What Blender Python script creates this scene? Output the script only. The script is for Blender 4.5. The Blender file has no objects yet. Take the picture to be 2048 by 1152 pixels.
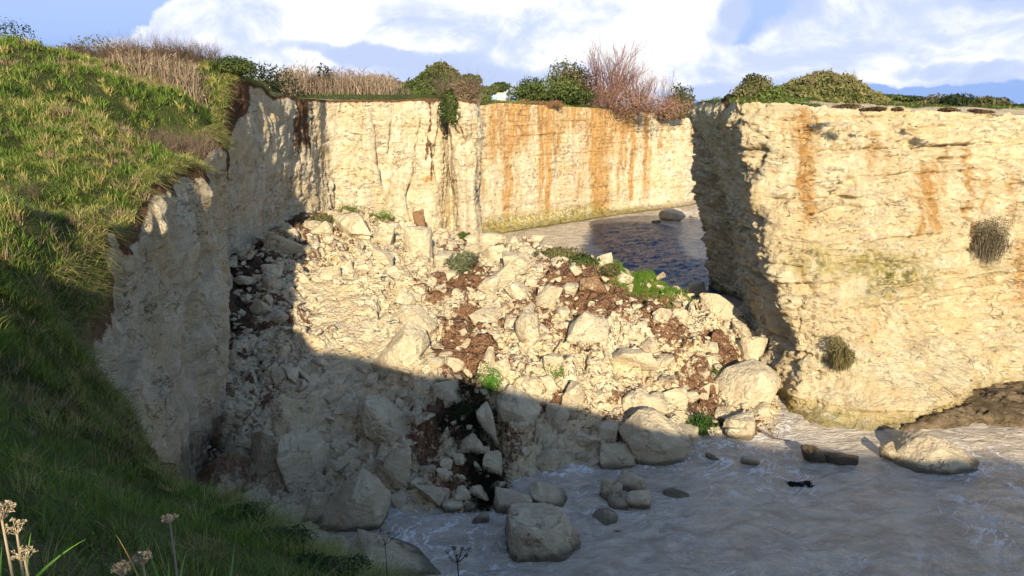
import bpy, math, random
import numpy as np
from mathutils import Vector, geometry
R = math.radians
rng = np.random.default_rng(7)
random.seed(7)
scene = bpy.context.scene
COL = scene.collection

# ------------------------------------------------------------------ camera
H = 16.0; TH = R(14.2); F = 1462.0
cam = bpy.data.cameras.new("camera"); cam_ob = bpy.data.objects.new("camera", cam); COL.objects.link(cam_ob)
cam.sensor_width = 36; cam.lens = F / 2048 * 36
cam.clip_start = 0.05; cam.clip_end = 20000
cam_ob.location = (0, 0, H); cam_ob.rotation_euler = (math.pi / 2 - TH, 0, 0)
scene.camera = cam_ob
scene.view_settings.view_transform = 'Standard'; scene.view_settings.look = 'None'
scene.view_settings.exposure = 0.85; scene.view_settings.gamma = 1.0

def ray(px, py):
    cx = (px - 1024) / F; cy = (576 - py) / F
    return np.array([cx, math.cos(TH) + cy * math.sin(TH), -math.sin(TH) + cy * math.cos(TH)])
def at_y(px, py, Y):
    d = ray(px, py); t = Y / d[1]; return np.array([d[0] * t, Y, H + d[2] * t])
def at_z(px, py, z=0.0):
    d = ray(px, py); t = (z - H) / d[2]; return np.array([d[0] * t, d[1] * t, z])
def depth_of(p): return p[1] * math.cos(TH) + (H - p[2]) * math.sin(TH)

# ------------------------------------------------------------------ light
SUN_EL = 20.0; SUN_AZ = 4.0       # the sun stands low behind the camera (az: degrees to the right of straight behind)
sl = bpy.data.lights.new("sun", 'SUN'); sl.energy = 5.0; sl.angle = R(0.6); sl.color = (1.0, 0.85, 0.60)
so = bpy.data.objects.new("sun", sl); COL.objects.link(so); so.location = (0, -30, 60)
sdir = Vector((math.sin(R(SUN_AZ)) * math.cos(R(SUN_EL)), -math.cos(R(SUN_AZ)) * math.cos(R(SUN_EL)), math.sin(R(SUN_EL))))
so.rotation_euler = sdir.to_track_quat('Z', 'Y').to_euler()

# ------------------------------------------------------------------ node helper
class NT:
    def __init__(s, tree): s.t = tree; s.n = tree.nodes; s.l = tree.links
    def new(s, typ, **kw):
        n = s.n.new(typ)
        for k, v in kw.items(): setattr(n, k, v)
        return n
    def put(s, inp, v):
        if hasattr(v, 'links') or isinstance(v, bpy.types.NodeSocket): s.l.new(v, inp)
        elif v is not None:
            if isinstance(v, (tuple, list)) and len(v) == 3 and inp.type == 'RGBA': v = (*v, 1)
            inp.default_value = v
    def math(s, op, a, b=None, c=None, clamp=False):
        n = s.new('ShaderNodeMath', operation=op); n.use_clamp = clamp
        for i, v in enumerate((a, b, c)):
            if v is not None: s.put(n.inputs[i], v)
        return n.outputs[0]
    def vmath(s, op, a, b=None):
        n = s.new('ShaderNodeVectorMath', operation=op); s.put(n.inputs[0], a)
        if b is not None: s.put(n.inputs[1], b)
        return n.outputs[0]
    def noise(s, vec, scale, detail=5, rough=0.55, dist=0.0, kind='FBM'):
        n = s.new('ShaderNodeTexNoise'); s.put(n.inputs['Vector'], vec); n.noise_type = kind
        n.inputs['Scale'].default_value = scale; n.inputs['Detail'].default_value = detail
        n.inputs['Roughness'].default_value = rough; n.inputs['Distortion'].default_value = dist
        return n.outputs[0]
    def voro(s, vec, scale, feature='F1', rnd=1.0, out=0):
        n = s.new('ShaderNodeTexVoronoi', feature=feature); s.put(n.inputs['Vector'], vec)
        n.inputs['Scale'].default_value = scale; n.inputs['Randomness'].default_value = rnd
        return n.outputs[out]
    def ramp(s, x, lo, hi, a=0.0, b=1.0, smooth=True):
        n = s.new('ShaderNodeMapRange'); n.interpolation_type = 'SMOOTHSTEP' if smooth else 'LINEAR'
        s.put(n.inputs[0], x); n.inputs[1].default_value = lo; n.inputs[2].default_value = hi
        n.inputs[3].default_value = a; n.inputs[4].default_value = b
        return n.outputs[0]
    def mix(s, f, a, b, mode='MIX'):
        n = s.new('ShaderNodeMix', data_type='RGBA', blend_type=mode)
        s.put(n.inputs[0], f); s.put(n.inputs[6], a); s.put(n.inputs[7], b)
        return n.outputs[2]
    def attr(s, name, out=2):
        n = s.new('ShaderNodeAttribute', attribute_name=name); return n.outputs[out]
    def scalev(s, vec, v):
        return s.vmath('MULTIPLY', vec, v)
    def bump(s, h, strength, dist, normal=None):
        n = s.new('ShaderNodeBump'); n.inputs['Strength'].default_value = strength; n.inputs['Distance'].default_value = dist
        s.put(n.inputs['Height'], h)
        if normal is not None: s.put(n.inputs['Normal'], normal)
        return n.outputs[0]

def material(name):
    m = bpy.data.materials.new(name); m.use_nodes = True
    nt = NT(m.node_tree); b = m.node_tree.nodes['Principled BSDF']
    b.inputs['Roughness'].default_value = 0.9; b.inputs['Specular IOR Level'].default_value = 0.2
    return m, nt, b

# ------------------------------------------------------------------ world
w = bpy.data.worlds.new("World"); scene.world = w; w.use_nodes = True
nt = NT(w.node_tree); nt.n.clear()
out = nt.new('ShaderNodeOutputWorld')
sky = nt.new('ShaderNodeTexSky', sky_type='NISHITA'); sky.sun_disc = False
sky.sun_elevation = R(SUN_EL); sky.sun_rotation = R(180 - SUN_AZ); sky.altitude = 20; sky.air_density = 1.0; sky.dust_density = 0.6; sky.ozone_density = 2.5
tc = nt.new('ShaderNodeTexCoord'); gv = tc.outputs['Generated']
sep = nt.new('ShaderNodeSeparateXYZ'); nt.put(sep.inputs[0], gv)
az = nt.math('ARCTAN2', sep.outputs[0], sep.outputs[1]); el = nt.math('ARCSINE', sep.outputs[2])
def azel(px, py):
    d = ray(px, py); d = d / np.linalg.norm(d); return math.atan2(d[0], d[1]), math.asin(d[2])
wob = nt.noise(gv, 5.0, 6, 0.6); wob2 = nt.noise(nt.vmath('ADD', gv, (7.3, 1.1, 4.2)), 5.0, 6, 0.6)
azw = nt.math('ADD', az, nt.math('MULTIPLY', nt.math('SUBTRACT', wob, 0.5), 0.16))
elw = nt.math('ADD', el, nt.math('MULTIPLY', nt.math('SUBTRACT', wob2, 0.5), 0.075))
def blob(px, py, rx, ry, amp=1.0):
    a, e = azel(px, py); k = 1.0 / F
    dx = nt.math('DIVIDE', nt.math('SUBTRACT', azw, a), rx * k); dy = nt.math('DIVIDE', nt.math('SUBTRACT', elw, e), ry * k)
    r2 = nt.math('ADD', nt.math('MULTIPLY', dx, dx), nt.math('MULTIPLY', dy, dy))
    return nt.math('MULTIPLY', nt.ramp(r2, 1.6, 0.1, 0, 1), amp)
def addall(lst):
    o = lst[0]
    for x in lst[1:]: o = nt.math('MAXIMUM', o, x)
    return o
white = addall([blob(430, 70, 110, 75), blob(560, 60, 140, 80), blob(330, 105, 70, 40), blob(720, 60, 160, 80), blob(950, 30, 300, 110), blob(1200, 90, 260, 110),
                blob(1330, 30, 170, 120), blob(1420, 145, 230, 45), blob(1640, 110, 150, 70, 0.9), blob(1760, 60, 170, 70, 0.8), blob(1930, 70, 200, 50, 0.85), blob(1760, 130, 160, 25, 0.7),
                blob(560, 130, 320, 50), blob(860, 160, 260, 40, 0.6), blob(1050, -260, 700, 150, 0.7), blob(1640, 140, 220, 30, 1.0), blob(1830, 132, 220, 30, 1.0), blob(2000, 110, 180, 34, 1.0)])
fine = nt.noise(gv, 9.0, 8, 0.62, 0.3)
gen = nt.noise(nt.scalev(gv, (1.0, 1.0, 2.2)), 2.2, 7, 0.6, 0.4)
general = nt.math('MULTIPLY', nt.ramp(gen, 0.54, 0.72, 0, 0.5), nt.ramp(nt.math('ABSOLUTE', az), 0.65, 0.95, 0, 1))
mask = nt.math('ADD', white, nt.math('MULTIPLY', nt.math('SUBTRACT', fine, 0.5), 1.3))
mask = nt.ramp(mask, 0.32, 0.58, 0, 1)
mask = nt.math('MAXIMUM', mask, general)
# grey-blue undersides
dark = addall([blob(780, 112, 260, 24, 1.0), blob(930, 140, 240, 28, 0.9), blob(1500, 40, 90, 45, 1.0), blob(1460, 75, 70, 30, 0.8), blob(1560, 30, 110, 40, 0.8), blob(1700, 185, 420, 22, 1.0), blob(1960, 140, 160, 18, 0.8),
               blob(560, 100, 60, 12, 0.6), blob(800, 20, 70, 40, 0.5), blob(1960, 5, 120, 22, 0.7), blob(1500, 185, 160, 25, 1.0), blob(2000, 190, 200, 50, 0.9)])
dk = nt.math('ADD', dark, nt.math('MULTIPLY', nt.math('SUBTRACT', fine, 0.5), 1.1))
dk = nt.ramp(dk, 0.2, 0.9, 0, 1)
shade = nt.noise(nt.scalev(nt.vmath('ADD', gv, (3, 3, 3)), (1, 1, 1.6)), 7.0, 7, 0.62, 0.5)
ccol = nt.mix(nt.ramp(shade, 0.34, 0.60), (0.46, 0.53, 0.74), (0.84, 0.84, 0.86))
ccol = nt.mix(dk, ccol, (0.40, 0.48, 0.68))
skyc = nt.mix(nt.ramp(el, 0.0, 0.16), (0.24, 0.40, 0.82), (0.33, 0.47, 0.90))
wisps = nt.ramp(nt.noise(nt.scalev(gv, (1, 1, 4)), 4.0, 6, 0.6, 0.6), 0.42, 0.75, 0, 0.55)
bg1 = nt.new('ShaderNodeBackground'); nt.put(bg1.inputs[0], sky.outputs[0]); bg1.inputs[1].default_value = 0.12
bg2 = nt.new('ShaderNodeBackground'); nt.put(bg2.inputs[0], ccol); bg2.inputs[1].default_value = 0.80
bg3 = nt.new('ShaderNodeBackground'); nt.put(bg3.inputs[0], nt.mix(nt.ramp(el, 0.0, 0.12), (0.24, 0.36, 0.66), (0.33, 0.45, 0.76))); bg3.inputs[1].default_value = 0.78
m1 = nt.new('ShaderNodeMixShader'); nt.put(m1.inputs[0], nt.math('MULTIPLY', nt.ramp(nt.math('ABSOLUTE', az), 1.3, .8), nt.math('MAXIMUM', nt.ramp(el, 0.35, 0.12), wisps))); nt.l.new(bg1.outputs[0], m1.inputs[1]); nt.l.new(bg3.outputs[0], m1.inputs[2])
m2 = nt.new('ShaderNodeMixShader'); nt.put(m2.inputs[0], mask); nt.l.new(m1.outputs[0], m2.inputs[1]); nt.l.new(bg2.outputs[0], m2.inputs[2])
nt.l.new(m2.outputs[0], out.inputs[0])

# ------------------------------------------------------------------ numpy noise
_P = np.random.default_rng(3).permutation(512).astype(np.int64); _P = np.concatenate([_P, _P, _P])
_G = np.random.default_rng(5).normal(size=(512, 3)); _G /= np.linalg.norm(_G, axis=1)[:, None]
def perlin(p):
    p = np.asarray(p, float); i = np.floor(p).astype(np.int64); f = p - i; i &= 511
    u = f * f * f * (f * (f * 6 - 15) + 10); res = 0
    for a in (0, 1):
        wx = u[:, 0] if a else 1 - u[:, 0]; ha = _P[(i[:, 0] + a) & 511]
        for b in (0, 1):
            wy = u[:, 1] if b else 1 - u[:, 1]; hb = _P[(ha + i[:, 1] + b) & 511]
            for c in (0, 1):
                wz = u[:, 2] if c else 1 - u[:, 2]; h = _P[(hb + i[:, 2] + c) & 511]
                g = _G[h]
                res = res + wx * wy * wz * (g[:, 0] * (f[:, 0] - a) + g[:, 1] * (f[:, 1] - b) + g[:, 2] * (f[:, 2] - c))
    return res * 1.6
def fbm(p, sc=(1, 1, 1), octv=4, rough=0.5, seed=0.0, ridge=False):
    p = np.asarray(p, float) * np.asarray(sc, float) + seed * 17.31
    a = 1.0; s = 0; t = 0
    for o in range(octv):
        n = perlin(p)
        if ridge: n = 1 - 2 * np.abs(n)
        s = s + a * n; t += a; a *= rough; p = p * 2.03 + 11.7
    return s / t
def cells(x, y, size, seed):
    # packed tilted blocks: every cell is a small plane of its own
    xs_, ys_ = x / size, y / size; ix_, iy_ = np.floor(xs_).astype(np.int64), np.floor(ys_).astype(np.int64)
    best = np.full(x.shape, 1e9); out = np.zeros(x.shape); sec = np.full(x.shape, 1e9)
    for dx in (-1, 0, 1):
        for dy in (-1, 0, 1):
            cx, cy = ix_ + dx, iy_ + dy; h = _P[(_P[(cx + seed) & 511] + cy) & 511]; r1 = _P[h] / 511.; r2 = _P[h + 1] / 511.; r3 = _P[h + 2] / 511.; r4 = _P[h + 3] / 511.; r5 = _P[h + 4] / 511.
            ox = xs_ - (cx + r1); oy = ys_ - (cy + r2); d = ox * ox + oy * oy
            v = (r3 - .5) * 1.2 + ox * (r4 - .5) * 2.2 + oy * ((r5 - .5) * 2.2 + .5)
            n_ = d < best; sec = np.where(n_, best, np.minimum(sec, d)); out = np.where(n_, v, out); best = np.where(n_, d, best)
    return out - .7 * np.exp(-((np.sqrt(sec) - np.sqrt(best)) / .10) ** 2)
def p3(x, y, z=None):
    return np.stack([x, y, np.zeros_like(x) if z is None else z], -1)
def sstep(x, a, b):
    t = np.clip((x - a) / (b - a), 0, 1); return t * t * (3 - 2 * t)

class RBF:
    def __init__(s, pts, vals, c=2.0):
        s.p = np.array(pts, float); s.c = c; v = np.array(vals, float); n = len(v)
        r = np.sqrt(((s.p[:, None] - s.p[None]) ** 2).sum(-1) + c * c)
        A = np.zeros((n + 1, n + 1)); A[:n, :n] = r; A[n, :n] = 1; A[:n, n] = 1
        A[:n, :n] -= np.eye(n) * 0.02
        s.w = np.linalg.solve(A, np.append(v, 0))
    def __call__(s, x, y):
        x = np.asarray(x, float); y = np.asarray(y, float); sh = x.shape; x = x.ravel(); y = y.ravel(); o = np.empty(len(x))
        for k in range(0, len(x), 20000):
            q = np.stack([x[k:k+20000], y[k:k+20000]], -1)
            r = np.sqrt(((q[:, None] - s.p[None]) ** 2).sum(-1) + s.c ** 2); o[k:k+20000] = r @ s.w[:-1] + s.w[-1]
        return o.reshape(sh)

# ------------------------------------------------------------------ mesh helpers
def make_mesh(name, V, faces, mat, attrs=None, smooth=True, cols=None, mats=None, mi=None, sharp=0):
    """faces: list of (nx k) int arrays of the same k each"""
    me = bpy.data.meshes.new(name); V = np.asarray(V, np.float32)
    fl = [f for f in faces if len(f)]
    tot = np.concatenate([np.full(len(f), f.shape[1], np.int32) for f in fl]); loops = np.concatenate([f.ravel() for f in fl]).astype(np.int32)
    me.vertices.add(len(V)); me.vertices.foreach_set('co', V.ravel())
    me.loops.add(len(loops)); me.loops.foreach_set('vertex_index', loops)
    me.polygons.add(len(tot)); st = np.concatenate([[0], np.cumsum(tot)[:-1]]).astype(np.int32)
    me.polygons.foreach_set('loop_start', st)
    me.update(calc_edges=True)
    me.polygons.foreach_set('use_smooth', np.full(len(tot), smooth))
    for m in (mats or [mat]): me.materials.append(m)
    if mi is not None: me.polygons.foreach_set('material_index', mi.astype(np.int32))
    for k, v in (attrs or {}).items():
        a = me.attributes.new(k, 'FLOAT', 'POINT'); a.data.foreach_set('value', np.asarray(v, np.float32))
    if cols is not None:
        a = me.attributes.new('Col', 'FLOAT_COLOR', 'POINT'); c = np.ones((len(V), 4), np.float32); c[:, :3] = cols
        a.data.foreach_set('color', c.ravel())
    me.validate(); me.update()
    if sharp: me.set_sharp_from_angle(angle=R(sharp))
    return me
def link(name, me, parent=None, loc=None):
    o = bpy.data.objects.new(name, me); COL.objects.link(o)
    if parent is not None: o.parent = parent
    if loc is not None: o.location = loc
    return o
def tag(o, label=None, cat=None, group=None, kind=None):
    if label: o['label'] = label
    if cat: o['category'] = cat
    if group: o['group'] = group
    if kind: o['kind'] = kind
    return o
def empty(name, loc, label, cat, group=None):
    o = bpy.data.objects.new(name, None); COL.objects.link(o); o.location = [float(v) for v in loc]; o.empty_display_size = 0.2
    return tag(o, label, cat, group)
def grid_faces(nr, nc):
    a = np.arange(nr * nc).reshape(nr, nc)
    return np.stack([a[:-1, :-1], a[1:, :-1], a[1:, 1:], a[:-1, 1:]], -1).reshape(-1, 4)
def in_poly(x, y, poly):
    r = np.zeros(len(x), bool); x1, y1 = poly[-1]
    for x2, y2 in poly:
        if y1 != y2:
            c = ((y2 > y) != (y1 > y)) & (x < (x1 - x2) * (y - y2) / (y1 - y2) + x2); r ^= c
        x1, y1 = x2, y2
    return r

# ------------------------------------------------------------------ materials
def rock_nodes(nt, b, pos, base_lo, base_hi, bump_s=1.0, strata=0.5):
    big = nt.noise(pos, 0.35, 4, 0.6); mid = nt.noise(pos, 1.6, 6, 0.6, 0.4); fine = nt.noise(pos, 9.0, 5, 0.65)
    c = nt.mix(nt.ramp(mid, 0.33, 0.67), base_lo, base_hi)
    c = nt.mix(nt.ramp(big, 0.42, 0.66, 0, 0.7), c, (0.72, 0.55, 0.31))
    c = nt.mix(nt.ramp(fine, 0.57, 0.75, 0, 0.3), c, (0.50, 0.38, 0.24))
    return c, big, mid, fine

def cliff_material(name, lo, hi, sb=1.0):
    m, nt, b = material(name)
    g = nt.new('ShaderNodeNewGeometry'); pos = g.outputs['Position']
    c, big, mid, fine = rock_nodes(nt, b, pos, lo, hi)
    # thin bedding lines
    st = nt.noise(nt.scalev(pos, (0.14, 0.14, 2.4)), 1.0, 7, 0.72, 0.2)
    c = nt.mix(nt.ramp(st, 0.57, 0.70, 0, 0.35), c, (0.55, 0.40, 0.23))
    # vertical weathering
    vs = nt.noise(nt.scalev(pos, (1.5, 1.5, 0.16)), 1.0, 6, 0.65, 0.3)
    c = nt.mix(nt.ramp(vs, 0.54, 0.74, 0, 0.35), c, (0.56, 0.43, 0.27))
    c = nt.mix(nt.ramp(vs, 0.48, 0.28, 0, 0.35), c, (0.80, 0.72, 0.55))
    stain = nt.attr('stain'); soil = nt.attr('soil'); moss = nt.attr('moss'); dirt = nt.attr('dirt')
    f2 = nt.noise(nt.scalev(pos, (3, 3, 0.7)), 1.0, 6, 0.7)
    sm = nt.math('MULTIPLY', stain, nt.ramp(f2, 0.25, 0.6, 0.35, 1.0))
    c = nt.mix(nt.ramp(sm, 0.03, 0.60, 0, 0.95), c, nt.mix(nt.ramp(f2, 0.35, 0.7), (0.60, 0.36, 0.13), (0.43, 0.23, 0.085)))
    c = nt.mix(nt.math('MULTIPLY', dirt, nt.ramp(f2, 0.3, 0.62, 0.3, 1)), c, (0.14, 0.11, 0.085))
    f3 = nt.noise(pos, 2.5, 6, 0.7)
    mm = nt.math('MULTIPLY', moss, nt.ramp(f3, 0.35, 0.6, 0.15, 1.0))
    c = nt.mix(mm, c, nt.mix(nt.ramp(mid, 0.4, 0.65), (0.36, 0.30, 0.05), (0.13, 0.13, 0.035)))
    sl_ = nt.ramp(nt.math('ADD', soil, nt.math('MULTIPLY', nt.math('SUBTRACT', f3, 0.5), 0.8)), 0.42, 0.6)
    c = nt.mix(sl_, c, nt.mix(nt.ramp(fine, 0.35, 0.65), (0.12, 0.062, 0.035), (0.23, 0.125, 0.07)))
    cn = nt.noise(nt.scalev(pos, (.55, .55, 1.3)), 1.0, 8, .6, .6); cl_ = nt.math('MULTIPLY', nt.ramp(nt.math('ABSOLUTE', nt.math('SUBTRACT', cn, .5)), .010, .002), nt.ramp(nt.noise(pos, .5, 4, .6), .45, .6))
    c = nt.mix(nt.math('MULTIPLY', cl_, .75), c, (0.25, 0.16, 0.09))
    # cavities: small dark pits
    vo = nt.voro(nt.scalev(pos, (1.1, 1.1, 2.2)), 1.3, 'F1'); pit = nt.math('MULTIPLY', nt.ramp(vo, 0.20, 0.08), nt.ramp(big, 0.5, 0.62))
    nt.put(b.inputs['Base Color'], nt.mix(nt.math('MULTIPLY', pit, 0.5), c, (0.22, 0.15, 0.09)))
    h0 = nt.math('MULTIPLY', cl_, -.5); rid = nt.noise(nt.scalev(pos, (1.0, 1.0, 0.75)), 1.7, 9, 0.72, 0.15)
    h = nt.math('ADD', nt.math('ADD', h0, rid), nt.math('MULTIPLY', st, 0.55))
    h = nt.math('ADD', h, nt.math('MULTIPLY', fine, 0.22)); h = nt.math('SUBTRACT', h, nt.math('MULTIPLY', pit, 0.4))
    
    
    nt.put(b.inputs['Normal'], nt.bump(h, 1.0, 0.65 * sb))
    b.inputs['Roughness'].default_value = 0.95; b.inputs['Specular IOR Level'].default_value = 0.1
    return m
M_cliff = cliff_material("limestone_cliff", (0.66, 0.55, 0.39), (0.84, 0.75, 0.57))
M_head = cliff_material("limestone_headland", (0.69, 0.56, 0.36), (0.87, 0.77, 0.54), 1.0)

def rubble_material(name):
    m, nt, b = material(name); g = nt.new('ShaderNodeNewGeometry'); pos = g.outputs['Position']
    tint = nt.attr('tint'); c, big, mid, fine = rock_nodes(nt, b, pos, (0.54, 0.44, 0.30), (0.74, 0.64, 0.45))
    soil = nt.attr('soil'); f3 = nt.noise(pos, 2.2, 7, 0.7, 0.3)
    s_ = nt.ramp(nt.math('ADD', soil, nt.math('MULTIPLY', nt.math('SUBTRACT', f3, 0.5), 2.2)), 0.40, 0.58)
    c = nt.mix(s_, c, nt.mix(nt.ramp(fine, 0.35, 0.65), (0.13, 0.065, 0.035), (0.27, 0.15, 0.085)))
    dirt = nt.attr('dirt')
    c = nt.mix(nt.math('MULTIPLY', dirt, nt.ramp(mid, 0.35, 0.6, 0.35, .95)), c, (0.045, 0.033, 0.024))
    peb = nt.voro(pos, 6.0, 'F1'); peb2 = nt.voro(pos, 2.3, 'F1')
    c = nt.mix(nt.math('MULTIPLY', nt.ramp(peb, 0.16, 0.08), nt.math('MULTIPLY', s_, 0.9)), c, (0.66, 0.55, 0.38))
    c = nt.mix(nt.ramp(tint, 0.0, 1.0, 0, 0.6, False), c, (0.30, 0.20, 0.12))
    nt.put(b.inputs['Base Color'], c)
    h = nt.math('ADD', nt.math('MULTIPLY', f3, 0.8), nt.math('MULTIPLY', fine, 0.35))
    h = nt.math('ADD', h, nt.math('MULTIPLY', nt.ramp(peb, 0.0, 0.6, 1, 0), nt.math('MULTIPLY', nt.attr('scree'), 0.3)))
    h = nt.math('ADD', h, nt.math('MULTIPLY', nt.ramp(peb2, 0.0, 0.6, 1, 0), nt.math('MULTIPLY', nt.attr('scree'), 0.5)))
    nt.put(b.inputs['Normal'], nt.bump(h, 1.0, 0.38))
    return m
M_rubble = rubble_material("rockfall_debris")

def boulder_material():
    m, nt, b = material("boulder_limestone"); tc = nt.new('ShaderNodeTexCoord'); oi = nt.new('ShaderNodeObjectInfo')
    g = nt.new('ShaderNodeNewGeometry'); pos = g.outputs['Position']
    rnd = oi.outputs['Random']
    mid = nt.noise(pos, 1.3, 6, 0.62, 0.5); fine = nt.noise(pos, 7.0, 6, 0.68); v = nt.noise(nt.scalev(pos, (1, 1, 3)), 1.0, 5, 0.6, 1.0)
    c = nt.mix(nt.ramp(mid, 0.33, 0.66), (0.54, 0.45, 0.31), (0.75, 0.66, 0.48))
    c = nt.mix(nt.ramp(rnd, 0, 1, 0, 0.45, False), c, (0.58, 0.47, 0.32))
    c = nt.mix(nt.ramp(v, 0.55, 0.75, 0, 0.5), c, (0.50, 0.30, 0.12))
    tint = nt.attr('tint'); wet = nt.attr('wet')
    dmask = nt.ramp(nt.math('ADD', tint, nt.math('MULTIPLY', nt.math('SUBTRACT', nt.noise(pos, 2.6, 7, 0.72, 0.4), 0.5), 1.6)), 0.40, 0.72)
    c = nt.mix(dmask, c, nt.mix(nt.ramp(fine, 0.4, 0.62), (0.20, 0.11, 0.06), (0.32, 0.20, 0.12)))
    c = nt.mix(nt.ramp(fine, 0.56, 0.75, 0, 0.4), c, (0.36, 0.27, 0.17))
    c = nt.mix(wet, c, (0.12, 0.10, 0.07))
    nt.put(b.inputs['Base Color'], c)
    nt.put(b.inputs['Roughness'], nt.ramp(wet, 0, 1, 0.93, 0.35, False))
    crk = nt.voro(nt.vmath('ADD', pos, nt.scalev(nt.noise(pos, 1.3, 6, 0.7), (2.2, 2.2, 2.2))), 0.55, 'DISTANCE_TO_EDGE')
    h = nt.math('ADD', mid, nt.math('MULTIPLY', fine, 0.45)); h = nt.math('ADD', h, nt.math('MULTIPLY', nt.noise(nt.scalev(pos, (1, 1, 2)), 3.2, 6, .7, .3), .5)); h = nt.math('ADD', h, nt.math('MULTIPLY', nt.ramp(crk, 0, 0.03, -0.35, 0), nt.ramp(mid, .45, .6)))
    nt.put(b.inputs['Normal'], nt.bump(h, 1.0, 0.38))
    return m
M_boulder = boulder_material()

def ground_material():
    m, nt, b = material("turf_soil"); g = nt.new('ShaderNodeNewGeometry'); pos = g.outputs['Position']
    n1 = nt.noise(pos, 0.9, 6, 0.65, 0.4); n2 = nt.noise(pos, 6.0, 5, 0.7); n3 = nt.noise(pos, 0.15, 3, 0.5)
    c = nt.mix(nt.ramp(n1, 0.35, 0.65), (0.045, 0.075, 0.016), (0.11, 0.13, 0.03))
    c = nt.mix(nt.ramp(n2, 0.5, 0.7, 0, 0.6), c, (0.12, 0.09, 0.045))
    c = nt.mix(nt.ramp(n3, 0.5, 0.65, 0, 0.4), c, (0.14, 0.13, 0.05))
    bare = nt.attr('bare')
    rockc = nt.mix(nt.ramp(n1, 0.35, 0.65), (0.74, 0.58, 0.38), (0.88, 0.76, 0.54)); rockc = nt.mix(nt.ramp(nt.noise(nt.scalev(pos, (.5, 2.2, 1)), 1.2, 7, .65, .5), .5, .7, 0, .5), rockc, (.42, .27, .17))
    bm = nt.ramp(nt.math('ADD', bare, nt.math('MULTIPLY', nt.math('SUBTRACT', n1, 0.5), 0.9)), 0.42, 0.6)
    c = nt.mix(bm, c, rockc)
    nt.put(b.inputs['Base Color'], c)
    nt.put(b.inputs['Normal'], nt.bump(nt.math('ADD', n1, nt.math('MULTIPLY', n2, 0.6)), 1.0, 1.1))
    return m
M_ground = ground_material()

def leaf_material(name, trans=0.25, rough=0.75):
    m, nt, b = material(name)
    n = nt.new('ShaderNodeAttribute', attribute_name='Col')
    nt.put(b.inputs['Base Color'], n.outputs[0]); b.inputs['Roughness'].default_value = rough
    if trans:
        tr = nt.new('ShaderNodeBsdfTranslucent'); nt.put(tr.inputs[0], n.outputs[0])
        mx = nt.new('ShaderNodeMixShader'); mx.inputs[0].default_value = trans
        o = m.node_tree.nodes['Material Output']; nt.l.new(b.outputs[0], mx.inputs[1]); nt.l.new(tr.outputs[0], mx.inputs[2]); nt.l.new(mx.outputs[0], o.inputs[0])
    return m
M_grass = leaf_material("grass_blades", 0.25)
M_leaf = leaf_material("foliage", 0.15)
M_twig = leaf_material("dry_twigs", 0.0, 0.9)

# ------------------------------------------------------------------ mainland: rim and foot lines
# (rim px, rim py, Y, foot px, foot py | None, style)   style columns: flute, strata, smooth
def P_(x, y, z): return np.array([x, y, z], float)
ML = []  # (rim xyz, foot xyz)
def addp(L, rim, foot): L.append((np.array(rim, float), np.array(foot, float)))
addp(ML, P_(90, -30, 13), P_(88, -27, -1)); addp(ML, P_(45, -14, 14.5), P_(45, -11, -1)); addp(ML, P_(25, -10, 14.9), P_(25, -7, -1))
addp(ML, P_(14, -8, 15.0), P_(14, -4, -1)); addp(ML, P_(9, -5, 14.6), P_(8.5, 1, -1)); addp(ML, P_(4.5, 3, 12.4), P_(5, 6, -1)); addp(ML, P_(1.2, 5.6, 11.2), P_(1.5, 9, -1))
for px, py, Y, dx, dy in [(720, 1150, 7.4, .5, 2.5), (640, 1105, 8.6, .5, 2.5), (520, 1040, 10.8, .8, 2), (430, 1015, 12, 1, 1.5), (345, 990, 13, .6, .5), (300, 900, 13.5, 0, 0), (250, 830, 14.0, -.4, 0),
                          (180, 740, 15, -.5, 0), (168, 650, 16.6, -.6, 0), (208, 560, 18.6, -.6, 0), (205, 480, 20.6, -.8, 0), (268, 400, 24, -.8, 0), (345, 335, 28, -.8, 0), (385, 330, 29.6, -.9, -.4), (404, 334, 31, -1.0, -1.2), (376, 330, 33.4, -1.6, 0), (394, 325, 36, -2.2, 0),
                          (450, 302, 38.5, -1.8, 0), (440, 225, 42, -1.6, 0), (453, 176, 44.5, -1.2, 0), (482, 156, 47, -1.2, 0), (520, 172, 50, -1.4, 0), (550, 196, 53, -1.4, 0), (600, 197, 58.5, -1.2, 0), (640, 199, 63, -.9, 0), (657, 200, 65.5, -.1, -.3), (700, 200, 67, 0, -1), (800, 199, 70, 0, -1),
                          (872, 197, 72, 0, -1), (897, 195, 75.5, 0.2, -1), (912, 197, 69.5, 0.3, -1.2), (932, 200, 69, 0.4, -1.2), (950, 203, 70.5, .3, -1)]:
    p = at_y(px, py, Y); addp(ML, p, P_(p[0] + dx, p[1] + dy, -1))
addp(ML, P_(-3.75, 78, 15.6), P_(-3.5, 77.5, -1)); addp(ML, P_(-4.0, 89.5, 15.7), P_(-3.8, 88.5, -1))
for (px, py, fx, fy) in [(985, 207, 985, 470), (1100, 211, 1090, 452), (1200, 217, 1195, 436), (1300, 226, 1300, 421), (1370, 235, 1372, 412), (1386, 238, 1388, 408)]:
    f = at_z(fx, fy); r = at_y(px, py, f[1] + 1.0); addp(ML, r, P_(f[0], f[1], -1))
addp(ML, P_(33.2, 128, 14), P_(33.5, 128, -1)); addp(ML, P_(40, 150, 13.5), P_(41, 150, -1)); addp(ML, P_(56, 178, 13), P_(57, 177, -1)); addp(ML, P_(60, 215, 13), P_(61, 215, -1)); addp(ML, P_(50, 400, 13), P_(51, 400, -1))
ml_close = [(-500, 600), (-500, -200), (200, -200), (150, -60)]

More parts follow.
